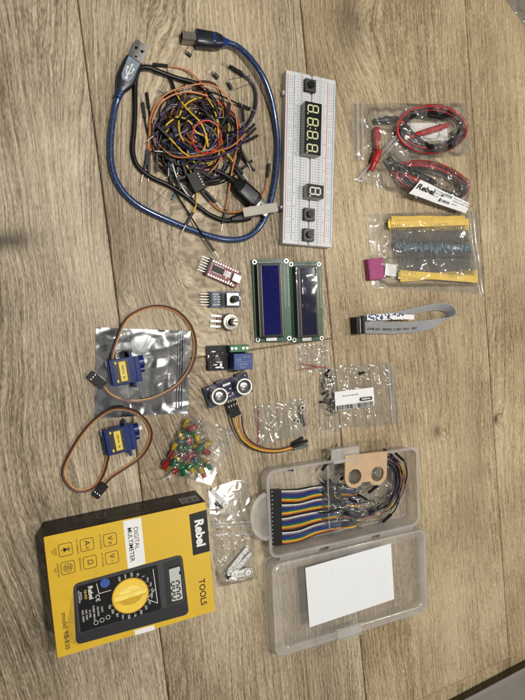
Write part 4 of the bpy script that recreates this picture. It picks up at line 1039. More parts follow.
# ------------------------------------------------------------------ contents of the tray
t = thing('rainbow_ribbon_cable', 'rainbow ribbon of jumper wires with a long black plug strip', 'cable', W(274, 517, 4), 0)
cyc = ['black', 'white', 'grey', 'purple', 'blue', 'blue', 'yellow', 'orange', 'brown', 'black']
cyc = ['black', 'white', 'grey', 'purple', 'blue', 'blue', 'green', 'yellow', 'orange', 'brown']
ha, hb = W(274.0, 489.5, 11), W(274.8, 545.0, 11)
for k in range(40):
    f = (k + .5) / 40
    p = ha.lerp(hb, f); d = (W(285, 489 + f * 55, 11) - W(270, 490 + f * 55, 11)).normalized()
    MB().bar(p - d * 7, p + d * 7, 1.42, 5.6, bv=.2).build('plug', BLACKP, t, world=True)
    y0 = 489.5 + f * 55.5
    wv = math.sin(f * 9) * 1.2
    pts = [p + d * 6.6, W(287, y0 - .6 + wv * .3, 9), W(300, 488.2 + f * 53 + wv, 6.5 + math.sin(f * 20) * 1.2), W(316, 485.5 + f * 50, 4.6), W(334, 485 + f * 46, 4.2), W(352, 485 + f * 42 + 3 * math.sin(k * 1.9), 4.4 + (k % 3)), W(361, 487 + f * 38 + 4 * math.sin(k * 2.3), 5 + (k % 4))]
    MB().tube(catmull(pts, 5), .68, n=6).build('wire', WIRE[cyc[k % 10]], t, world=True)
MB().quad(0, 0, 1, 1, 0) if False else None
mb = MB()
for k in range(0, 40, 1):
    if k % 3 == 0:
        q = ha.lerp(hb, (k + .5) / 40); mb.box(q.x - 3.2, q.y, q.z + 2.78, 1.2, .7, .12, bv=.02)
mb.build('contacts', TIN, t, world=True)

jw = []
loopcols = ['black', 'purple', 'grey', 'purple', 'yellow', 'orange', 'brown', 'black', 'blue', 'orange', 'black', 'black', 'purple', 'yellow', 'brown', 'grey', 'black', 'black', 'brown', 'white', 'black', 'black', 'black', 'grey', 'black', 'black', 'purple', 'black']
rd = random.Random(4)
TG = 'jumper wires coiled in the clear tray'
for i, col in enumerate(loopcols):
    s = i / len(loopcols); j = lambda a=1.5: rd.uniform(-a, a)
    rr_ = 1 - s * .62
    base = [(334 + j(5), 497 + j(9)), (350 + j(3), 511 + 5 * rr_ + j(2)), (368 + j(2), 510 + 6 * rr_ + j(2)), (386 + 5 * rr_, 502 + 6 * rr_ + j()), (391 + 13 * rr_ + j(.8), 487 + j(2)), (391 + 12 * rr_ + j(.8), 472 - 3 * rr_ + j(2)), (386 + 7 * rr_, 463 - 5 * rr_ + j(2)), (376 + j(4), 460 + j(3))]
    zz = [4 + rd.uniform(0, 3), 4 + i * .3, 5 + i * .32, 4 + i * .4, 3.4 + i * .42, 3.4 + i * .4, 4 + i * .3, 5 + rd.uniform(0, 4)]
    jumper([W(px, py, z) for (px, py), z in zip(base, zz)], col, '%s jumper wire curving round the right end of the tray' % col, TG, ends=(i % 3 == 0, i % 2 == 0), r=.62, k=5)
jumper([W(399, 487, 9), W(399, 500, 9), W(395, 510, 9), W(391, 514.5, 9)], 'black', 'black wire whose long bare pin points to the lower left corner of the tray', ends=(0, 1))
jumper([W(405, 484, 11), W(407, 474, 11), W(405, 463, 11), W(403, 460, 11)], 'black', 'black wire end standing in the upper right corner of the tray', ends=(0, 1), pins=(0, 0))
jumper([W(400, 466, 12), W(396, 459, 12), W(392, 455.5, 12)], 'purple', 'purple wire end with a black plug beside the plywood piece', ends=(0, 1), pins=(0, 0))
jumper([W(347, 524, 8), W(340, 526.5, 6), W(325, 529, 5), W(300, 534, 7), W(284, 540, 10)], 'blue', 'bright blue wire with a black plug along the lower edge of the ribbon', ends=(1, 0), pins=(0, 0))
for (a, b, lab) in (((359, 497), (377, 486), 'black plug lying diagonally under the two round holes'), ((355, 489), (366, 499), 'black plug crossing beneath the left round hole'),
                    ((321, 471), (329, 460), 'black plug at the upper left edge of the inner bag'), ((345, 494), (358, 502), 'black plug in the middle of the wire coil'), ((338, 480), (349, 472), 'black plug left of the plywood piece under the inner bag'), ((341, 506), (330, 512), 'black plug lying across the ribbon under the inner bag'), ((366, 512), (378, 507), 'black plug below the plywood piece along the coil')):
    z = 13; pa, pb = W(*a, z), W(*b, z); d = (pb - pa).normalized()
    jumper([pb + d * 14 + Vector((3, 4, -4)), pb + d * 6 + Vector((1, 1, -2)), pb], 'black', lab, ends=(0, 1))
its = [W(*q, 3) for q in ((330, 492), (345, 500), (360, 505), (375, 505), (385, 490), (390, 475), (345, 480), (330, 510), (335, 475), (350, 518))]
t = bag('zip_bag', 'crinkled clear bag inside the tray over the wire ends', 'plastic bag', ((322, 463), (391, 456), (396, 518), (316, 532)), z0=1.9, puff=8, amp=3.2, s=13, seed=31.3, items=[(q.x, q.y, 9, 12) for q in its], n=60, soft=1.5, wavy=1.4, top_only=True, pexp=.22)
zip_strip(t, (327.5, 466), (329.5, 528), 11, 1.6)

# plywood piece with two holes
PZ = TH - 1.0
pts = [(342, 456.2), (382.7, 450.8)]
ca, cb = W(354, 476.3, PZ), W(376.6, 473.6, PZ); ax = (cb - ca).normalized(); ay = Vector((-ax.y, ax.x, 0)); pm = (ca + cb) / 2
t = thing('plywood_holder', 'thin plywood piece with two round holes laid across the tray', 'holder', (pm.x, pm.y, PZ - 1.5), math.atan2(ax.y, ax.x))
dq = (cb - ca).length / 2; ro, ri = 11.6, 7.9
tp = ((W(342, 456.2, PZ) - pm).dot(ay) + (W(382.7, 450.8, PZ) - pm).dot(ay)) / 2
xl, xr = -dq - ro, dq + ro
cu = bpy.data.curves.new('ply', 'CURVE'); cu.dimensions = '2D'; cu.fill_mode = 'BOTH'; cu.extrude = 1.5 * MM; cu.bevel_depth = .12 * MM; cu.bevel_resolution = 0
def spl(pts):
    s = cu.splines.new('POLY'); s.points.add(len(pts) - 1); s.use_cyclic_u = True
    for i, (x, y) in enumerate(pts): s.points[i].co = (x * MM, y * MM, 0, 1)
outl = [(xl, tp), (xr, tp)]
outl += [(dq + ro * math.cos(a), ro * math.sin(a)) for a in [math.radians(-180 * k / 20) for k in range(17)]]
outl += [(-dq + ro * math.cos(a), ro * math.sin(a)) for a in [math.radians(-36 - 180 * k / 20 * .8) for k in range(21)]]
spl(outl)
for s in (-1, 1): spl([(s * dq + ri * math.cos(a * math.pi / 18), ri * math.sin(a * math.pi / 18)) for a in range(36)])
to = bpy.data.objects.new('ply', cu); me = bpy.data.meshes.new_from_object(to)
bpy.data.objects.remove(to)
me.materials.clear(); me.materials.append(pbr('plywood', (.52, .36, .21), .6, var=.1, scale=90, bump=.1)); me.name = 'plate'
o = bpy.data.objects.new('plate', me); COL.objects.link(o); o.parent = t; o.location.z = .0016

p = W(291, 468.5, 3); t = thing('small_clip', 'tiny black plastic scrap alone in the upper left of the tray', 'clip', (p.x, p.y, 1.7), .2)
mb = MB(); mb.box(0, 0, 0, 6, 3, 2.2); mb.box(1.2, -2, 0, 2, 3, 1.6); mb.build('body', BLACKP, t)

# ------------------------------------------------------------------ test leads in their bags
LR = pbr('lead_red', (.40, .014, .013), .34); LB = pbr('lead_black', (.005, .005, .0055), .32, spec=.35)
def lead(name_col, label, cable, probe, plug, mat, group, zc=3.2, r=1.85):
    P = [W(px, py, z) for px, py, z in cable]
    t = thing('test_lead', label, 'test lead', (P[0].x, P[0].y, 0), 0, group)
    MB().tube(catmull(P, 6), r, n=9).build('cable', mat, t, world=True)
    a, b_ = W(*probe[0]), W(*probe[1]); L_ = (b_ - a)
    pp = [a + L_ * f for f in (0, .04, .2, .22, .26, .5, .8, .95, 1)]
    h = MB().tube(pp, 3.3, n=14, scale=[.5, .8, .85, 1.25, 1, 1.05, .95, .75, .45]).build('probe', mat, t, world=True)
    MB().tube([b_, b_ + L_.normalized() * 9], .8, n=8, scale=[1, .5]).build('tip', STEEL, h, world=True)
    a, b_ = W(*plug[0]), W(*plug[1]); L_ = b_ - a
    pp = [a + L_ * f for f in (0, .05, .4, .45, .5, .9, 1)]
    MB().tube(pp, 3.9, n=16, scale=[.6, .75, .8, 1.05, 1.05, 1, .85]).build('plug', mat, t, world=True)
    return t
def oval(cx, cy, rx, ry, a0, a1, z0, z1, n=14, rot=0):
    out = []
    for k in range(n + 1):
        f = k / n; a = math.radians(a0 + (a1 - a0) * f); x, y = rx * math.cos(a), ry * math.sin(a)
        c, s = math.cos(rot), math.sin(rot)
        out.append((cx + c * x - s * y, cy + s * x + c * y, z0 + (z1 - z0) * f))
    return out
G1 = 'test leads in the upper clear bag'; G2 = 'test leads in the lower clear bag'
lead('red', 'red test lead coiled in the upper bag of the pair', oval(431.5, 129, 34.5, 23.2, 200, 560, 3, 8, 20) + oval(433, 130, 30, 19, 200, 420, 7, 4, 10) + [(420, 147, 4), (404, 139, 5)], ((449, 124.6, 5), (408, 137.6, 6)), ((376.5, 150, 5), (376.8, 128, 5)), LR, G1)
lead('black', 'black test lead coiled in the upper bag of the pair', oval(432, 130.5, 32.2, 20.8, 170, 540, 5, 8, 20) + oval(431, 129, 27.5, 16.6, 180, 520, 8, 6, 14) + [(404, 124, 6), (420, 140, 8), (440, 149, 7), (455, 141, 5), (452, 131, 4)], ((409.5, 113, 5), (449, 118, 5)), ((374.5, 121, 5), (397, 119.5, 5)), LB, G1)
cx, cy, an, w, h = rect((405.5, 123.5), (447, 122.5), (447.5, 141.5), (408, 140.5), 1)
mb = MB(); mb.box(0, 0, 0, w, h, .3, r=.3, bv=.05); o = mb.build('paper_slip', PAPER); o.location = Vector((cx, cy, .9)) * MM; o.rotation_euler = (0, 0, an)
tag(o, 'white paper slip inside the upper test lead bag', 'paper')
its = [W(px, py) for px, py in ((400, 120), (415, 112), (435, 108), (455, 115), (462, 130), (455, 146), (435, 150), (415, 147), (402, 135), (376, 120), (388, 120), (376, 140), (430, 130), (420, 128), (445, 128))]
t = bag('zip_bag', 'clear zip bag holding coiled test leads, upper of the pair', 'plastic bag', ((351, 104), (465, 103), (469.5, 156), (350, 162)), puff=3, amp=1.5, s=18, seed=41.2, items=[(q.x, q.y, 9, 10) for q in its], n=60, soft=.9)
zip_strip(t, (357.5, 102.5), (358.5, 160), 3, 3.2); zip_strip(t, (362, 102.5), (363.5, 160), 4, 2.4)
sl = math.radians(15)
lead('red', 'red test lead coiled in the lower bag under the barcode label', oval(432, 180, 37, 16.5, 190, 560, 3, 8, 20, sl) + oval(430, 180, 32, 13, 200, 400, 7, 5, 9, sl), ((392, 171, 6), (430, 186, 6)), ((371, 171, 6), (379, 150, 9)), LR, G2)
lead('black', 'black test lead coiled in the lower bag under the barcode label', oval(433, 182, 34, 14.6, 170, 560, 5, 8.5, 20, sl) + oval(432, 181, 30, 10.5, 200, 480, 9, 8, 12, sl) + [(400, 168, 8), (420, 178, 9), (440, 190, 8), (455, 195, 6)], ((393, 163, 10), (436, 183, 10)), ((388, 157, 9), (398, 171, 9)), LB, G2)
its = [W(px, py) for px, py in ((380, 160), (390, 165), (400, 172), (415, 172), (430, 173), (445, 178), (458, 188), (462, 198), (445, 198), (425, 192), (405, 183), (390, 178), (430, 185), (415, 182))]
t = bag('zip_bag', 'clear zip bag holding coiled test leads, lower one with a barcode label', 'plastic bag', ((353, 180), (396, 132), (473, 185), (463, 213.5)), puff=3, amp=1.9, s=18, seed=44.8, items=[(q.x, q.y, 9, 12.5) for q in its], n=60, soft=.9)
zip_strip(t, (356.5, 180.5), (396.5, 136), 6, 2.6); zip_strip(t, (362, 180.5), (398.5, 139.5), 7, 2.0)
A_, B_, C_, D_ = W(420.5, 179.7, 16), W(469.2, 203.2, 13), W(465, 213.6, 9), W(408.5, 193.6, 13)
mb = MB(); n = 12; vs = []
for j in range(5):
    for i in range(n + 1):
        u, v = i / n, j / 4
        p = (A_ * (1 - u) + B_ * u) * (1 - v) + (D_ * (1 - u) + C_ * u) * v; p.z += 1.6 * math.sin(v * 2.6) + .5 * math.sin(u * 9); vs.append(p)
fs = [(j * (n + 1) + i, (j + 1) * (n + 1) + i, (j + 1) * (n + 1) + i + 1, j * (n + 1) + i + 1) for j in range(4) for i in range(n)]
mb.add(vs, fs); mb.add([v - Vector((0, 0, .25)) for v in vs], [tuple(reversed(f)) for f in fs])
lb = mb.build('label', PAPER, t, world=True, ang=180)
def LBP(u, v):
    p = (A_ * (1 - u) + B_ * u) * (1 - v) + (D_ * (1 - u) + C_ * u) * v; p.z += 1.6 * math.sin(v * 2.6) + .5 * math.sin(u * 9) + .4; return p
mb = MB(); rdm = random.Random(2)
def lq(u0, v0, u1, v1, k=3):
    for i in range(k):
        a0, a1 = u0 + (u1 - u0) * i / k, u0 + (u1 - u0) * (i + 1) / k
        mb.add([LBP(a0, v0), LBP(a0, v1), LBP(a1, v1), LBP(a1, v0)], [(0, 1, 2, 3)])
def wrap_text(s, u, v, size, bold=0):
    """text bent onto the label: reads along the label's long side"""
    tmp = MB(); tmp.text(s, 0, 0, 0, size, 0, 0, bold=bold, ax='LEFT')
    Lu = (B_ - A_).length; Lv = (D_ - A_).length
    mb.add([LBP(u + p.x / Lu, v - p.y / Lv) for p in tmp.v], tmp.f)
wrap_text('Rebel', .02, .45, 10, .03)
for k, s in enumerate(('TEST LEADS', 'MODEL RB-PW', 'RoHS CE')): wrap_text(s, .29, .2 + k * .2, 2.6)
u = .50
while u < .66:
    w_ = rdm.choice((.005, .008, .013)); lq(u, .12, u + w_, .8, 1); u += w_ + rdm.choice((.005, .008))
lq(.47, .25, .495, .85, 1)
for k, s in enumerate(('Importer: warehouse', 'Made in PRC 2023', 'www')): wrap_text(s, .69, .2 + k * .24, 3.2)
mb.build('label_print', PRINTB, lb, world=True)

# ------------------------------------------------------------------ resistor bag
YT = pbr('tape_yellow', (.86, .58, .075), .5, var=.06, scale=100); RB_ = pbr('resistor_blue', (.025, .115, .20), .3, var=.2, scale=700)
LEADG = pbr('lead_grey', (.30, .30, .295), .45, metal=.6); BAND = pbr('resistor_band', (.30, .32, .30), .4)
def resistor_strip(label, top, bot, n, z, xj, seed):
    """two paper tapes with resistors strung between; top/bot = ((x0,y0),(x1,y1)) lines"""
    rd = random.Random(seed)
    a0, a1, b0, b1 = W(*top[0], z), W(*top[1], z), W(*bot[0], z), W(*bot[1], z)
    mid = (a0 + a1 + b0 + b1) / 4
    t = thing('resistor_strip', label, 'resistors', (mid.x, mid.y, 0), 0, 'strips of taped resistors in the clear bag')
    for (p0, p1) in ((a0, a1), (b0, b1)):
        d = (p1 - p0).normalized(); mb = MB(); pts = [p0 - d * 2.2 + (p1 - p0 + d * 4.4) * (k / 12) for k in range(13)]
        for k, q in enumerate(pts): q.z += .5 * math.sin(k * .9 + seed)
        mb.sweep(pts, rrect(7.4, .55, .2, 1)); mb.build('tape', YT, t, world=True)
    for k in range(n):
        f = (k + .5) / n; p, q = a0.lerp(a1, f), b0.lerp(b1, f)
        c_ = p.lerp(q, .46 + rd.uniform(-.05, .05)) + Vector((0, 0, rd.uniform(-.2, .9))); d = (q - p).normalized()
        r = MB().tube([c_ + d * s for s in (-3.1, -2.9, -1.9, -1.5, 0, 1.5, 1.9, 2.9, 3.1)], 1.4, n=9, scale=[.5, .95, 1, .82, .8, .82, 1, .95, .5])
        for s in (-2.4, -1.0, 0, 1.0, 2.3): r.tube([c_ + d * (s - .22), c_ + d * (s + .22)], 1.42 if abs(s) > 1.8 else 1.18, 1, 9)
        r.tube([p, p.lerp(c_, .6), c_ - d * 3], .24, 2, 5); r.tube([c_ + d * 3, q.lerp(c_, .6), q], .24, 2, 5)
        r.build('resistor', [RB_, BAND, LEADG], t, world=True)
resistor_strip('bottom strip of blue resistors between yellow tapes, squared to the bag', ((391, 226.5), (467, 227.5)), ((403, 277), (474, 276)), 42, 2.2, 0, 1)
resistor_strip('middle strip of blue resistors between yellow tapes, slightly fanned', ((390, 222), (467, 227)), ((401.5, 278.5), (476, 273)), 42, 4.2, 0, 2)
resistor_strip('upper strip of blue resistors between yellow tapes, its top tape curling highest', ((393, 219.5), (463, 219)), ((400, 275.5), (475, 277.5)), 38, 6.2, 0, 3)
resistor_strip('topmost strip of blue resistors between yellow tapes, its right end lowest', ((390, 224.5), (467, 222)), ((402, 273.5), (476, 279.5)), 38, 7.6, 0, 4)
cx, cy, an, w, h = rect((367.2, 259.5), (381.8, 257.5), (386, 278.5), (369.5, 280), 7)
t = thing('magenta_box', 'small magenta dotted carton corner at the lower left of the resistor bag', 'box', (cx, cy, .8), an)
MAG, N, L = nodes_of('magenta_dots')
out = N.new('ShaderNodeOutputMaterial'); b = N.new('ShaderNodeBsdfPrincipled'); L.new(b.outputs[0], out.inputs[0]); b.inputs['Roughness'].default_value = .5
tcn = N.new('ShaderNodeTexCoord'); v_ = N.new('ShaderNodeTexVoronoi'); v_.inputs['Scale'].default_value = 620; v_.inputs['Randomness'].default_value = .2; L.new(tcn.outputs['Object'], v_.inputs['Vector'])
r_ = N.new('ShaderNodeValToRGB'); r_.color_ramp.elements[0].position = .25; r_.color_ramp.elements[0].color = (.50, .10, .28, 1); r_.color_ramp.elements[1].position = .42; r_.color_ramp.elements[1].color = (.27, .018, .125, 1)
L.new(v_.outputs['Distance'], r_.inputs['Fac']); L.new(r_.outputs['Color'], b.inputs['Base Color'])
mb = MB(); mb.box(0, 0, 0, w, h, 7, r=.5, bv=.4); mb.build('block', MAG, t)
mb = MB(); mb.box(-w / 2 + 1, 0, 7, 1.8, h - 1, .4); mb.build('flap', MAG, t)
cx, cy, an, w, h = rect((383.8, 263.5), (395.5, 265), (396.5, 276.5), (384, 275.5), 7)
mb = MB(); mb.box(0, 0, 0, w, h, .3, bv=.05); o = mb.build('paper_slip', PAPER); o.location = Vector((cx, cy, 8.3)) * MM; o.rotation_euler = (.05, .08, an)
tag(o, 'small white paper slip beside the magenta carton in the resistor bag', 'paper')
its = [W(px, py) for px in range(392, 476, 8) for py in (222, 234, 250, 265, 277)] + [W(px, py) for px, py in ((374, 266), (382, 272), (390, 270))]
t = bag('zip_bag', 'clear zip bag full of taped blue resistors', 'plastic bag', ((368, 214), (477, 210.5), (484, 294), (372, 287.5)), puff=5, amp=1.5, s=22, seed=51.7, items=[(q.x, q.y, 7, 9.6) for q in its], n=60, soft=1.2)
zip_strip(t, (468.5, 211), (480, 294), 7, 1.8); zip_strip(t, (472.5, 211), (483, 293), 5, 2.4)

# ------------------------------------------------------------------ grey ribbon cable
RIB = pbr('ribbon_grey', (.33, .335, .345), .45, var=.06)
t = thing('grey_ribbon_cable', 'grey flat ribbon cable bent in a loop with a black connector', 'cable', W(362, 326), 0)
path = [(362, 327.5, 5, 12), (378, 328, 5, 13), (398, 328.3, 5, 16), (418, 326.5, 5.5, 22), (434, 323.5, 6.5, 38), (446, 319, 7.5, 72), (451, 313, 8, 108), (447, 308, 8, 122), (437, 307, 8, 126), (424, 309, 8, 126), (410, 312, 8, 128), (396, 315.5, 8, 134), (378, 318.5, 8, 146), (364, 320, 8, 160)]
ctr = catmull([W(a, b_, z) for a, b_, z, _ in path], 6); tl = catmull([Vector((q[3], 0, 0)) for q in path], 6)
NW = 10; wid = 12.7
def rib(off):
    pts = []
    for i, p in enumerate(ctr):
        tt = (ctr[min(i + 1, len(ctr) - 1)] - ctr[max(i - 1, 0)]).normalized(); a = math.radians(tl[i].x)
        wv = Vector((tt.y, -tt.x, 0)).normalized() * math.cos(a) + Vector((0, 0, -1)) * math.sin(a)
        wv = (wv - tt * wv.dot(tt)).normalized(); pts.append((p + wv * off, wv))
    return pts
mb = MB()
for k in range(NW):
    R_ = rib((k - 4.5) * 1.27); mb.tube([p for p, _ in R_], .64, n=6)
for p in range(len(mb.v)): mb.v[p].z = max(mb.v[p].z, .3)
mb.build('ribbon', RIB, t, world=True)
mb = MB()
RA = rib(1.2); tot = len(RA)
tmp = MB(); tmp.text('AWM 2651  28AWG  E-1057  VW-1  105C', 0, 0, 0, 3.6, 0, 0, ax='LEFT', bold=.012)
ln = [0.0]
for i in range(1, tot): ln.append(ln[-1] + (RA[i][0] - RA[i - 1][0]).length)
def on_rib(s, v):
    i = max(k for k in range(tot) if ln[k] <= s + 1e-6); i = min(i, tot - 2); f = (s - ln[i]) / max(ln[i + 1] - ln[i], 1e-6)
    p = RA[i][0].lerp(RA[i + 1][0], f); tt = (RA[i + 1][0] - RA[i][0]).normalized(); wv = RA[i][1]; nrm = wv.cross(tt)
    if nrm.z < 0: nrm = -nrm
    return p - wv * v + nrm * .75
mb.add([on_rib(min(max(p.x + 6, 0), ln[-1]), p.y) for p in tmp.v], tmp.f); mb.build('ribbon_print', PRINTB, t, world=True)
an = math.atan2((W(365, 326) - W(350, 327)).y, (W(365, 326) - W(350, 327)).x); c_ = W(357, 325.5, 6)
mb = MB(); mb.at(c_.x, c_.y, 0, an); mb.box(0, 0, .3, 9, 17.5, 10, r=.6, bv=.3); mb.box(4.8, 0, 5, 3.4, 17, 6.5, r=.5, bv=.3); mb.box(-3.2, 0, 10.2, 2, 16, 1.4, bv=.2)
mb.build('connector', BLACKP, t, world=True)
mb = MB(); mb.at(c_.x, c_.y, 0, an)
mb.box(1.4, 0, 10.3, .5, 15, .15, bv=.03); mb.build('crimp_bar', TIN, t, world=True)
mb = MB(); RL = rib(0)
LBX, N, L = nodes_of('blue_white_label')
out = N.new('ShaderNodeOutputMaterial'); b = N.new('ShaderNodeBsdfPrincipled'); L.new(b.outputs[0], out.inputs[0]); b.inputs['Roughness'].default_value = .45
tcn = N.new('ShaderNodeTexCoord'); v_ = N.new('ShaderNodeTexNoise'); v_.inputs['Scale'].default_value = 330; v_.inputs['Detail'].default_value = 1; L.new(tcn.outputs['Object'], v_.inputs['Vector'])
r_ = N.new('ShaderNodeValToRGB'); r_.color_ramp.interpolation = 'CONSTANT'; r_.color_ramp.elements[0].color = (.80, .80, .79, 1); r_.color_ramp.elements[1].position = .52; r_.color_ramp.elements[1].color = (.02, .045, .13, 1)
L.new(v_.outputs['Fac'], r_.inputs['Fac']); L.new(r_.outputs['Color'], b.inputs['Base Color'])
pts = [W(367, 317.8, 12.5), W(380, 317.2, 12.5), (W(393, 316.6, 12.5)), W(404, 316.8, 12), W(414, 317.2, 11.5)]
mb.sweep(catmull(pts[:4], 4), rrect(6.4, .4, .1, 1), 0); mb.sweep([pts[3], pts[4]], rrect(5.2, .4, .1, 1), 1)
mb.build('printed_label', [LBX, PAPER], t, world=True)

# ------------------------------------------------------------------ USB cables
BCAB, N, L = nodes_of('blue_clear_cable')
out = N.new('ShaderNodeOutputMaterial'); b = N.new('ShaderNodeBsdfPrincipled'); L.new(b.outputs[0], out.inputs[0])
tcn = N.new('ShaderNodeTexCoord'); v_ = N.new('ShaderNodeTexVoronoi'); v_.inputs['Scale'].default_value = 900; L.new(tcn.outputs['Object'], v_.inputs['Vector'])
n_ = N.new('ShaderNodeTexNoise'); n_.inputs['Scale'].default_value = 420; L.new(tcn.outputs['Object'], n_.inputs['Vector'])
mm = N.new('ShaderNodeMath'); mm.operation = 'ADD'; L.new(v_.outputs['Distance'], mm.inputs[0]); L.new(n_.outputs['Fac'], mm.inputs[1])
r_ = N.new('ShaderNodeValToRGB'); r_.color_ramp.elements[0].position = .42; r_.color_ramp.elements[0].color = (.20, .31, .47, 1); r_.color_ramp.elements[1].position = .82; r_.color_ramp.elements[1].color = (.010, .034, .115, 1)
L.new(mm.outputs[0], r_.inputs['Fac']); L.new(r_.outputs['Color'], b.inputs['Base Color']); b.inputs['Roughness'].default_value = .32; b.inputs['Coat Weight'].default_value = .8; b.inputs['Coat Roughness'].default_value = .12
b.inputs['Metallic'].default_value = .25
BPLUG = pbr('blue_clear_plastic', (.012, .035, .15), .2, spec=.6, coat=.4); DPLUG = pbr('dark_blue_plastic', (.010, .013, .022), .28)
t = thing('usb_cable', 'translucent blue braided USB cable looping round the wire heap', 'cable', W(130, 70), 0)
bp_ = [(121.5, 88, 5), (118, 98, 4), (115, 108, 3.2), (112, 126, 3), (110.5, 150, 3), (113, 172, 3), (122, 190, 3), (135, 203, 3), (150, 212, 3), (170, 221, 3), (190, 229, 3), (210, 236, 3), (228, 239.5, 3), (243, 238.5, 3.2), (256, 231, 3.4), (265.5, 217, 3.2), (271, 200, 3), (275, 180, 3), (277, 160, 3), (277.3, 140, 3.2), (275, 118, 5), (270.5, 96, 8), (262, 75, 10), (250, 58, 9), (238, 47, 7), (227, 42.5, 5.5)]
MB().tube(catmull([W(*q) for q in bp_], 8), 2.75, n=14).build('cable_sheath', BCAB, t, world=True)
def plug_frame(a, b_, z):
    A, B = W(*a, z), W(*b_, z); return A, B, math.atan2((B - A).y, (B - A).x), (B - A).length
# A plug
A, B, an, Ln = plug_frame((121.5, 89), (134.2, 61), 5)
h = MB(); h.at(A.x, A.y, A.z, an)
def pl(l, w, hgt): return [(l, x, y) for x, y in rrect(w, hgt, min(w, hgt) * .35, 3)]
def plug_loft(mb, secs, m=0): mb.loft([pl(*s) for s in secs], m)
plug_loft(h, [(-9, 5.4, 5.2), (-3, 6.2, 6), (0, 9, 6.4), (6, 14, 7.4), (12, 16, 8), (Ln - 3, 16, 8.2), (Ln, 15, 8)])
hp = h.build('plug_housing', DPLUG, t, world=True)
mb = MB(); mb.at(A.x, A.y, A.z, an)
for k in range(5): mb.loft([[(-9 + k * 2.6 + dx, x, y) for x, y in rrect(6.6 + k * .25, 6.2, 2, 3)] for dx in (0, 1.3)])
mb.build('strain_relief', BPLUG, hp, world=True)
mb = MB(); mb.at(A.x, A.y, A.z, an); mb.loft([[(x, y, 4.12) for x, y in ((6, -2.5), (10, -4.8), (Ln - .6, -5.6), (Ln - .6, 5.6), (10, 4.8), (6, 2.5))], [(x, y, 4.35) for x, y in ((6.2, -2.3), (10, -4.6), (Ln - .8, -5.4), (Ln - .8, 5.4), (10, 4.6), (6.2, 2.3))]])
pp = mb.build('logo_plate', pbr('plate_blue_silver', (.30, .36, .42), .3, metal=.6), hp, world=True)
mb = MB(); mb.at(A.x, A.y, A.z, an); zz = 4.4
line(mb, (9, 0), (21, 0), .7, zz, 0); line(mb, (11, 0), (14.5, 2.4), .7, zz + .01, 0); line(mb, (14.5, 2.4), (17.5, 2.4), .7, zz + .02, 0); line(mb, (12.5, 0), (15.5, -2.4), .7, zz + .03, 0); line(mb, (15.5, -2.4), (18.5, -2.4), .7, zz + .04, 0)
mb.flat(upward([(20.5, -1.3), (23, 0), (20.5, 1.3)]), zz, 0); mb.flat([(9 + 1.2 * math.cos(a), 1.2 * math.sin(a)) for a in [k * math.pi / 6 for k in range(12)]], zz + .05, 0); mb.quad(17.3, 1.6, 18.9, 3.2, zz + .03, 0)
mb.flat([(18.8 + .9 * math.cos(a), -2.4 + .9 * math.sin(a)) for a in [k * math.pi / 6 for k in range(12)]], zz + .06, 0)
mb.build('usb_symbol', PRINTW, pp, world=True)
def usb_a_shell(parent, A, an, x0, z=0, L_=17.5, nm='metal_shell'):
    mb = MB(); mb.at(A.x, A.y, A.z + z, an); W2_, H2 = 12, 4.6
    o = rrect(W2_, H2, .5, 2); i = rrect(W2_ - .8, H2 - .8, .3, 2)
    mb.loft([[(x0, x, y) for x, y in o], [(x0 + L_, x, y) for x, y in o], [(x0 + L_, x, y) for x, y in i], [(x0 + 2, x, y) for x, y in i]], 0, False, True)
    s_ = mb.build(nm, STEEL, parent, world=True)
    mb = MB(); mb.at(A.x, A.y, A.z + z, an)
    for sy in (-2.7, 2.7): mb.box(x0 + 10.5, sy, 2.28, 2.6, 2.4, .08, bv=.02)
    mb.box(x0 + 3.6, 0, 2.28, 1.6, 2.2, .08, bv=.02)
    mb.build('shell_slots', BLACKP, s_, world=True); return s_
usb_a_shell(t, A, an, Ln - .5)
# B plug
A, B, an, Ln = plug_frame((225.5, 42.5), (195.3, 38.6), 6)
mb = MB(); mb.at(A.x, A.y, A.z, an); plug_loft(mb, [(4, 11, 9.5), (9, 14, 11), (Ln - 1, 15.4, 11.6), (Ln, 14.6, 11)]); hp = mb.build('plug_housing', DPLUG, t, world=True)
mb = MB(); mb.at(A.x, A.y, A.z, an); plug_loft(mb, [(-3, 5.6, 5.2), (0, 7, 6.4), (2.5, 9, 8.4), (10, 11.6, 10.8), (11, 12.4, 12.3), (13.5, 12.4, 12.3)]); mb.build('strain_relief', BPLUG, hp, world=True)
mb = MB(); mb.at(A.x, A.y, A.z, an); o_ = [(-4.2, -3.9), (4.2, -3.9), (4.2, 2.4), (2.8, 3.9), (-2.8, 3.9), (-4.2, 2.4)]
mb.loft([[(Ln - .5, x, y) for x, y in o_], [(Ln + 12.5, x, y) for x, y in o_], [(Ln + 12.5, x * .86, y * .86) for x, y in o_], [(Ln + 4, x * .86, y * .86) for x, y in o_]], 0, False, True)
ms = mb.build('metal_shell', pbr('dull_steel', (.34, .30, .26), .3, metal=1.0), t, world=True)
mb = MB(); mb.at(A.x, A.y, A.z, an); mb.box(Ln + 6, 0, -1.6, 11, 5, 3.2); mb.build('contact_block', BLACKP, ms, world=True)

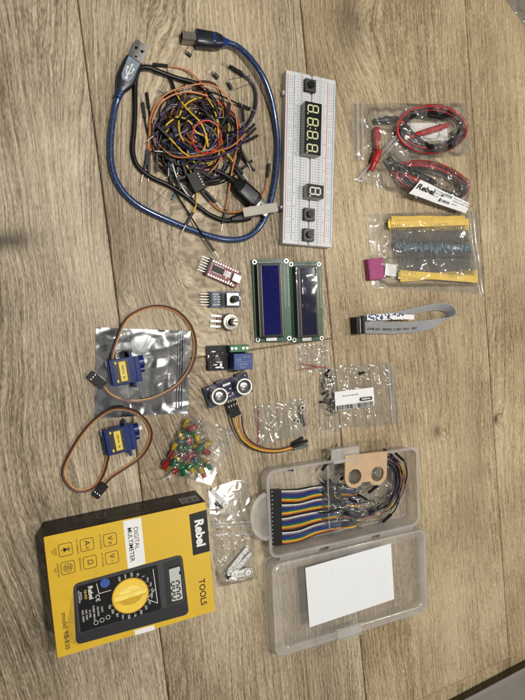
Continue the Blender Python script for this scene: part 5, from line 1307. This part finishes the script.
t = thing('usb_cable', 'plain black USB cable running under the tangled jumper wires', 'cable', W(245, 190), 0)
kp = [(233, 180.5, 5), (226, 175.5, 4), (214, 169, 3), (204, 160, 4), (200, 148, 4), (204, 132, 4), (212, 120, 4), (216, 106, 4), (207, 92, 4), (194, 83, 4), (178, 78.5, 3), (160, 72, 3.5), (148, 67.5, 4), (140, 69, 4), (136, 78, 3), (135, 92, 2.6), (135, 112, 2.4), (134, 132, 2.4), (132.5, 149, 2.4), (137, 165, 2.4), (150, 176.5, 2.4), (170, 186, 2.6), (186, 196.5, 2.6), (200, 208, 2.6), (213, 216.5, 2.6), (228, 220.5, 2.6), (244, 217.2, 2.8)]
MB().tube(catmull([W(*q) for q in kp], 8), 2.15, n=12).build('cable_sheath', BLACKR, t, world=True)
A, B, an, Ln = plug_frame((232, 180), (257.5, 203), 6)
mb = MB(); mb.at(A.x, A.y, A.z, an); plug_loft(mb, [(-1, 6, 6), (3, 8, 7), (4, 12, 8), (8, 13, 8.4), (9, 16.4, 9.5), (Ln - 5, 17, 9.8), (Ln, 12.5, 8.6)]); hp = mb.build('plug_housing', BLACKP, t, world=True)
mb = MB(); mb.at(A.x, A.y, A.z, an); mb.loft([[(12, x, 4.85) for x in (-5, 5)] + [(Ln - 4, x, 4.85) for x in (5.5, -5.5)], [(12.4, x, 5.0) for x in (-4.6, 4.6)] + [(Ln - 4.4, x, 5.0) for x in (5.1, -5.1)]]); mb.build('grip_plate', pbr('grip_grey', (.035, .037, .04), .4), hp, world=True)
usb_a_shell(t, A, an, Ln - .5, 0, 14)
A, B, an, Ln = plug_frame((231, 219.5), (246, 216.8), 4)
mb = MB(); mb.at(A.x, A.y, A.z, an); plug_loft(mb, [(0, 5, 5), (4, 6, 5.5), (6, 7.6, 6), (Ln, 8.4, 6.2), (Ln + 4, 8, 6)]); mb.build('end_sleeve', BLACKP, t, world=True)
# beige strip lying on the cables
pq = [W(243.3, 212.6, 9.5), W(262, 209.4, 10.2), W(277.4, 206.9, 9)]
mb = MB(); mb.sweep(catmull(pq, 5), rrect(8.6, .9, .3, 1)); o = mb.build('cable_tag', pbr('tag_beige_grey', (.40, .375, .315), .5, var=.06))
tag(o, 'flat beige grey strip lying across the blue cable beside the breadboard', 'tag')
jumper([W(268, 203, 4.5), W(274, 206, 5), W(277, 207.5, 5.5)], 'black', 'black wire tip poking out between the beige strip and the breadboard', ends=(0, 1), pins=(0, 0))

# ------------------------------------------------------------------ tangled heap of jumper wires
HG = 'jumper wires in the tangled heap'
def mk(pts, col, label, ends=(1, 1), group=None, pins=(1, 1)): return jumper([W(*p) for p in pts], col, label, group, ends, pins=pins)
mk([(167, 66, 2), (178, 67.5, 2), (188, 71, 3), (196, 77.5, 4), (203, 86, 6), (208, 100, 8)], 'orange', 'orange jumper wire reaching out towards the blue plug at the top', (1, 0))
mk([(241.5, 73, 3), (251, 80, 2), (256.5, 92, 2), (256.5, 106, 2), (252, 119, 3), (244, 129, 5), (228, 140, 8)], 'purple', 'purple jumper wire arching out at the right towards the breadboard', (1, 0))
mk([(242.5, 75, 3), (250.5, 82, 2), (254.5, 93, 2), (254, 107, 2), (249.5, 119, 3), (242, 128, 5), (225, 134, 9)], 'black', 'black jumper wire arching beside the purple one at the right', (1, 0))
mk([(144.8, 117.5, 2), (147, 130, 2), (152, 142, 4), (165, 155, 7), (185, 160, 9)], 'black', 'black jumper wire with its pin pointing up at the left of the heap', (1, 0))
mk([(147.5, 150, 2), (149, 135, 3), (150.5, 118, 4), (156, 104, 5), (168, 93, 7), (186, 86.5, 9), (206, 84, 9), (222, 91, 8), (233, 107, 7), (237.5, 128, 6), (236, 152, 6), (231, 176, 5), (228, 198, 4), (225.5, 210, 3)], 'orange', 'long orange jumper wire circling the outside of the heap')
mk([(149, 158, 2), (150, 138, 3), (153, 118, 5), (160, 104, 7), (173, 95, 9), (190, 92, 11), (208, 96, 12)], 'orange', 'orange jumper wire along the left edge, inside the long orange one', (1, 0))
mk([(267.5, 177, 3), (265, 190, 3), (257, 201, 6), (246, 209, 9), (234, 212.5, 5), (222, 211, 3), (214, 206, 2), (209, 200.5, 2)], 'orange', 'orange jumper wire curving beneath the black plug beside the breadboard')
mk([(192.5, 213, 5), (196, 205, 4), (196.5, 193, 4), (194, 178, 6), (186, 165, 9)], 'yellow', 'yellow jumper wire hanging down from the bottom of the heap', (1, 0))
mk([(206, 239.5, 7.5), (198, 228, 7), (188, 212, 3), (178, 196, 3), (171, 180, 4), (168, 165, 6)], 'black', 'black jumper wire crossing the blue cable at the bottom', (1, 0))
mk([(202, 212, 2), (194, 203, 3), (184, 190, 4), (177, 178, 6), (172, 163, 8)], 'white', 'white jumper wire hanging from the lower left of the heap', (0, 0))
mk([(246, 133, 9), (232, 146, 12), (214, 152, 14), (196, 156, 15), (176, 157, 12), (162, 148, 9), (153, 135, 5)], 'orange', 'pinkish orange jumper wire sweeping over the lower front of the heap', (1, 0))
mk([(247, 137, 8), (234, 149, 10), (215, 157, 12), (193, 159, 12), (172, 154, 9)], 'purple', 'purple jumper wire sweeping over the lower front of the heap', (1, 0))
mk(oval(206.5, 137, 14.5, 16.5, 0, 395, 15, 19, 14), 'red', 'red jumper wire coiled in a ring on top of the heap', (0, 0))
mk([(174.5, 90, 4), (180, 100, 9), (190, 112, 14), (200, 122, 17), (206, 135, 17), (208, 147, 16)], 'yellow', 'yellow jumper wire running straight through the red ring', (1, 0))
mk([(241, 150, 4), (236, 140, 6), (226, 130, 9), (214, 126, 12)], 'black', 'black plug splayed at the right of the heap, pin pointing down', (1, 0))
mk([(243.5, 121, 5), (243.5, 131, 5), (237, 142, 8), (224, 148, 11)], 'blue', 'blue jumper wire whose plug stands upright at the right of the heap', (1, 0))
mk([(247, 141, 6), (239, 145, 8), (226, 152, 10)], 'black', 'black plug with a pin reaching furthest right below the heap', (1, 0))
mk([(234, 163, 4), (227, 154, 7), (215, 146, 11)], 'yellow', 'yellow jumper wire end at the lower right of the heap', (1, 0))
mk([(236, 170, 4), (229, 160, 6), (220, 152, 9)], 'brown', 'brown jumper wire end just above the black plug', (1, 0))
mk([(206, 192, 4), (198, 183, 5), (190, 172, 7), (183, 160, 9)], 'black', 'black jumper wire end at the bottom of the heap pointing down right', (1, 0))
mk([(238, 104, 4), (226, 98, 7), (210, 92, 9), (192, 90, 9)], 'black', 'black plug at the upper right of the heap on a black wire', (1, 0))
mk([(146.5, 160, 2), (149, 150, 2), (152, 140, 3), (160, 128, 6)], 'brown', 'brown jumper wire end at the left beside the black cable', (1, 0))
rd = random.Random(23)
cols = ['black'] * 30 + ['blue'] * 3 + ['purple'] * 6 + ['brown'] * 6 + ['white'] * 1 + ['yellow'] * 5 + ['grey'] * 2 + ['red'] * 3 + ['orange'] * 8 + ['green'] * 1
for i, col in enumerate(cols):
    cx, cy = 195 + rd.uniform(-9, 9), 137 + rd.uniform(-9, 9)
    R0 = rd.uniform(12, 41); a0 = rd.uniform(0, 360); sp = rd.choice((-1, 1)) * rd.uniform(170, 430); ecc = rd.uniform(.8, 1.2); zb = rd.uniform(1.5, 14)
    pts = []; n = 9
    out_a = rd.uniform(0, 1) < .2; out_b = rd.uniform(0, 1) < .15
    for k in range(n + 1):
        f = k / n; a = math.radians(a0 + sp * f); r = R0 * (1 + .22 * math.sin(a * 2 + i)) + rd.uniform(-3, 3); r = min(r, 43)
        if k == 0 and out_a: r = min(R0 + 9, 46)
        if k == n and out_b: r = min(R0 + 9, 46)
        x, y = cx + r * math.cos(a), cy + r * ecc * math.sin(a)
        z = min(zb + rd.uniform(-1.5, 1.5), 19 - r * .38); pts.append((x, y, max(z, .9)))
    jumper([W(*p) for p in pts], col, '%s jumper wire coiled deep in the tangled heap' % col, HG, (1, int(rd.random() < .55)), pins=(rd.random() < .3, rd.random() < .3), k=4)
# short plugs jutting out all round
# black multi-way plug with five bright contacts
A, B, an, Ln = plug_frame((190, 176), (203, 188), 13)
t = thing('pin_socket', 'square black plug block with a row of bright contacts', 'connector', (A.x, A.y, 0), 0)
A2, B2 = W(186.5, 184, 12), W(202, 172, 12); mid = W(197, 181, 12); an = math.atan2((W(203, 186, 12) - W(195.5, 171, 12)).y, (W(203, 186, 12) - W(195.5, 171, 12)).x)
mb = MB(); mb.at(mid.x, mid.y, 5, an); mb.box(0, 0, 0, 17, 13, 7, r=.4, bv=.3); mb.build('housing', BLACKP, t, world=True)
mb = MB(); mb.at(mid.x, mid.y, 5, an)
for k in range(5): mb.box(-5.2 + k * 2.54, 4.2, 6.98, 1.3, 1.3, .12, bv=.02)
mb.build('contacts', TIN, t, world=True)

# ------------------------------------------------------------------ loose parts on the wood
CAPB = pbr('component_black', (.02, .02, .022), .35); CAPT = pbr('component_teal', (.03, .11, .15), .35)
def axial(label, px, py, dg, L_, r, mat, leads, cat='component', name='loose_component'):
    p = W(px, py, r + .3); a = math.radians(dg)
    t = thing(name, label, cat, (p.x, p.y, r + .3), a)
    MB().tube([(-L_ / 2, 0, 0), (-L_ / 2 + .3, 0, 0), (L_ / 2 - .3, 0, 0), (L_ / 2, 0, 0)], r, n=12, scale=[.75, 1, 1, .75]).build('body', mat, t)
    MB().tube([(-L_ / 2 + .7, 0, 0), (-L_ / 2 + 1.2, 0, 0)], r * 1.02, n=12).build('band', pbr('band_silver', (.5, .5, .48), .4), t)
    c, s = math.cos(-a), math.sin(-a)
    for ld_ in leads:
        Q = []
        for q in ld_:
            w_ = W(*q, .6) - Vector((p.x, p.y, r + .3)); Q.append((c * w_.x - s * w_.y, s * w_.x + c * w_.y, w_.z))
        st = (-L_ / 2, 0, 0) if Q[0][0] < 0 else (L_ / 2, 0, 0)
        MB().tube(catmull([st] + Q, 4), .26, n=5).build('lead', TIN, t)
axial('tiny black and steel component just below the square metal plug', 188.5, 54, -38, 6, 1.5, CAPB, [((186, 49.5), (188.5, 47)), ((191, 55.5), (192.5, 50))])
axial('small black cylinder with thin leads above the wire heap', 215.5, 75.5, -45, 6.5, 1.9, CAPB, [((211.5, 71), (207, 73)), ((218, 79), (214, 86))])
axial('dark component with two long bent leads beside the purple wire', 229.8, 85.5, -65, 7.5, 1.6, CAPB, [((228.7, 81), (229.5, 79.5), (251, 75.5)), ((231.5, 89.5), (233, 90), (252, 83))])
axial('pale teal resistor with long crossing leads inside the blue cable loop', 173.5, 197, 62, 5.5, 1.2, CAPT, [((175.5, 192), (177, 186)), ((172, 200), (168, 201), (149, 186))])
p = W(160, 194, .6); t = thing('loose_lead', 'thin bent wire lead lying beside the teal resistor', 'wire', (p.x, p.y, 0), 0)
MB().tube(catmull([W(150, 207, .5), W(160, 196, .8), W(170, 187, .6)], 6), .26, n=5).build('wire', TIN, t, world=True)

# corner of a plastic bag at the top right
t = bag('plastic_bag', 'corner of a clear plastic bag at the top right edge', 'plastic bag', ((501, -6), (560, -30), (580, 40), (527, 29)), puff=2.5, amp=2.2, s=15, seed=61.0, n=40)
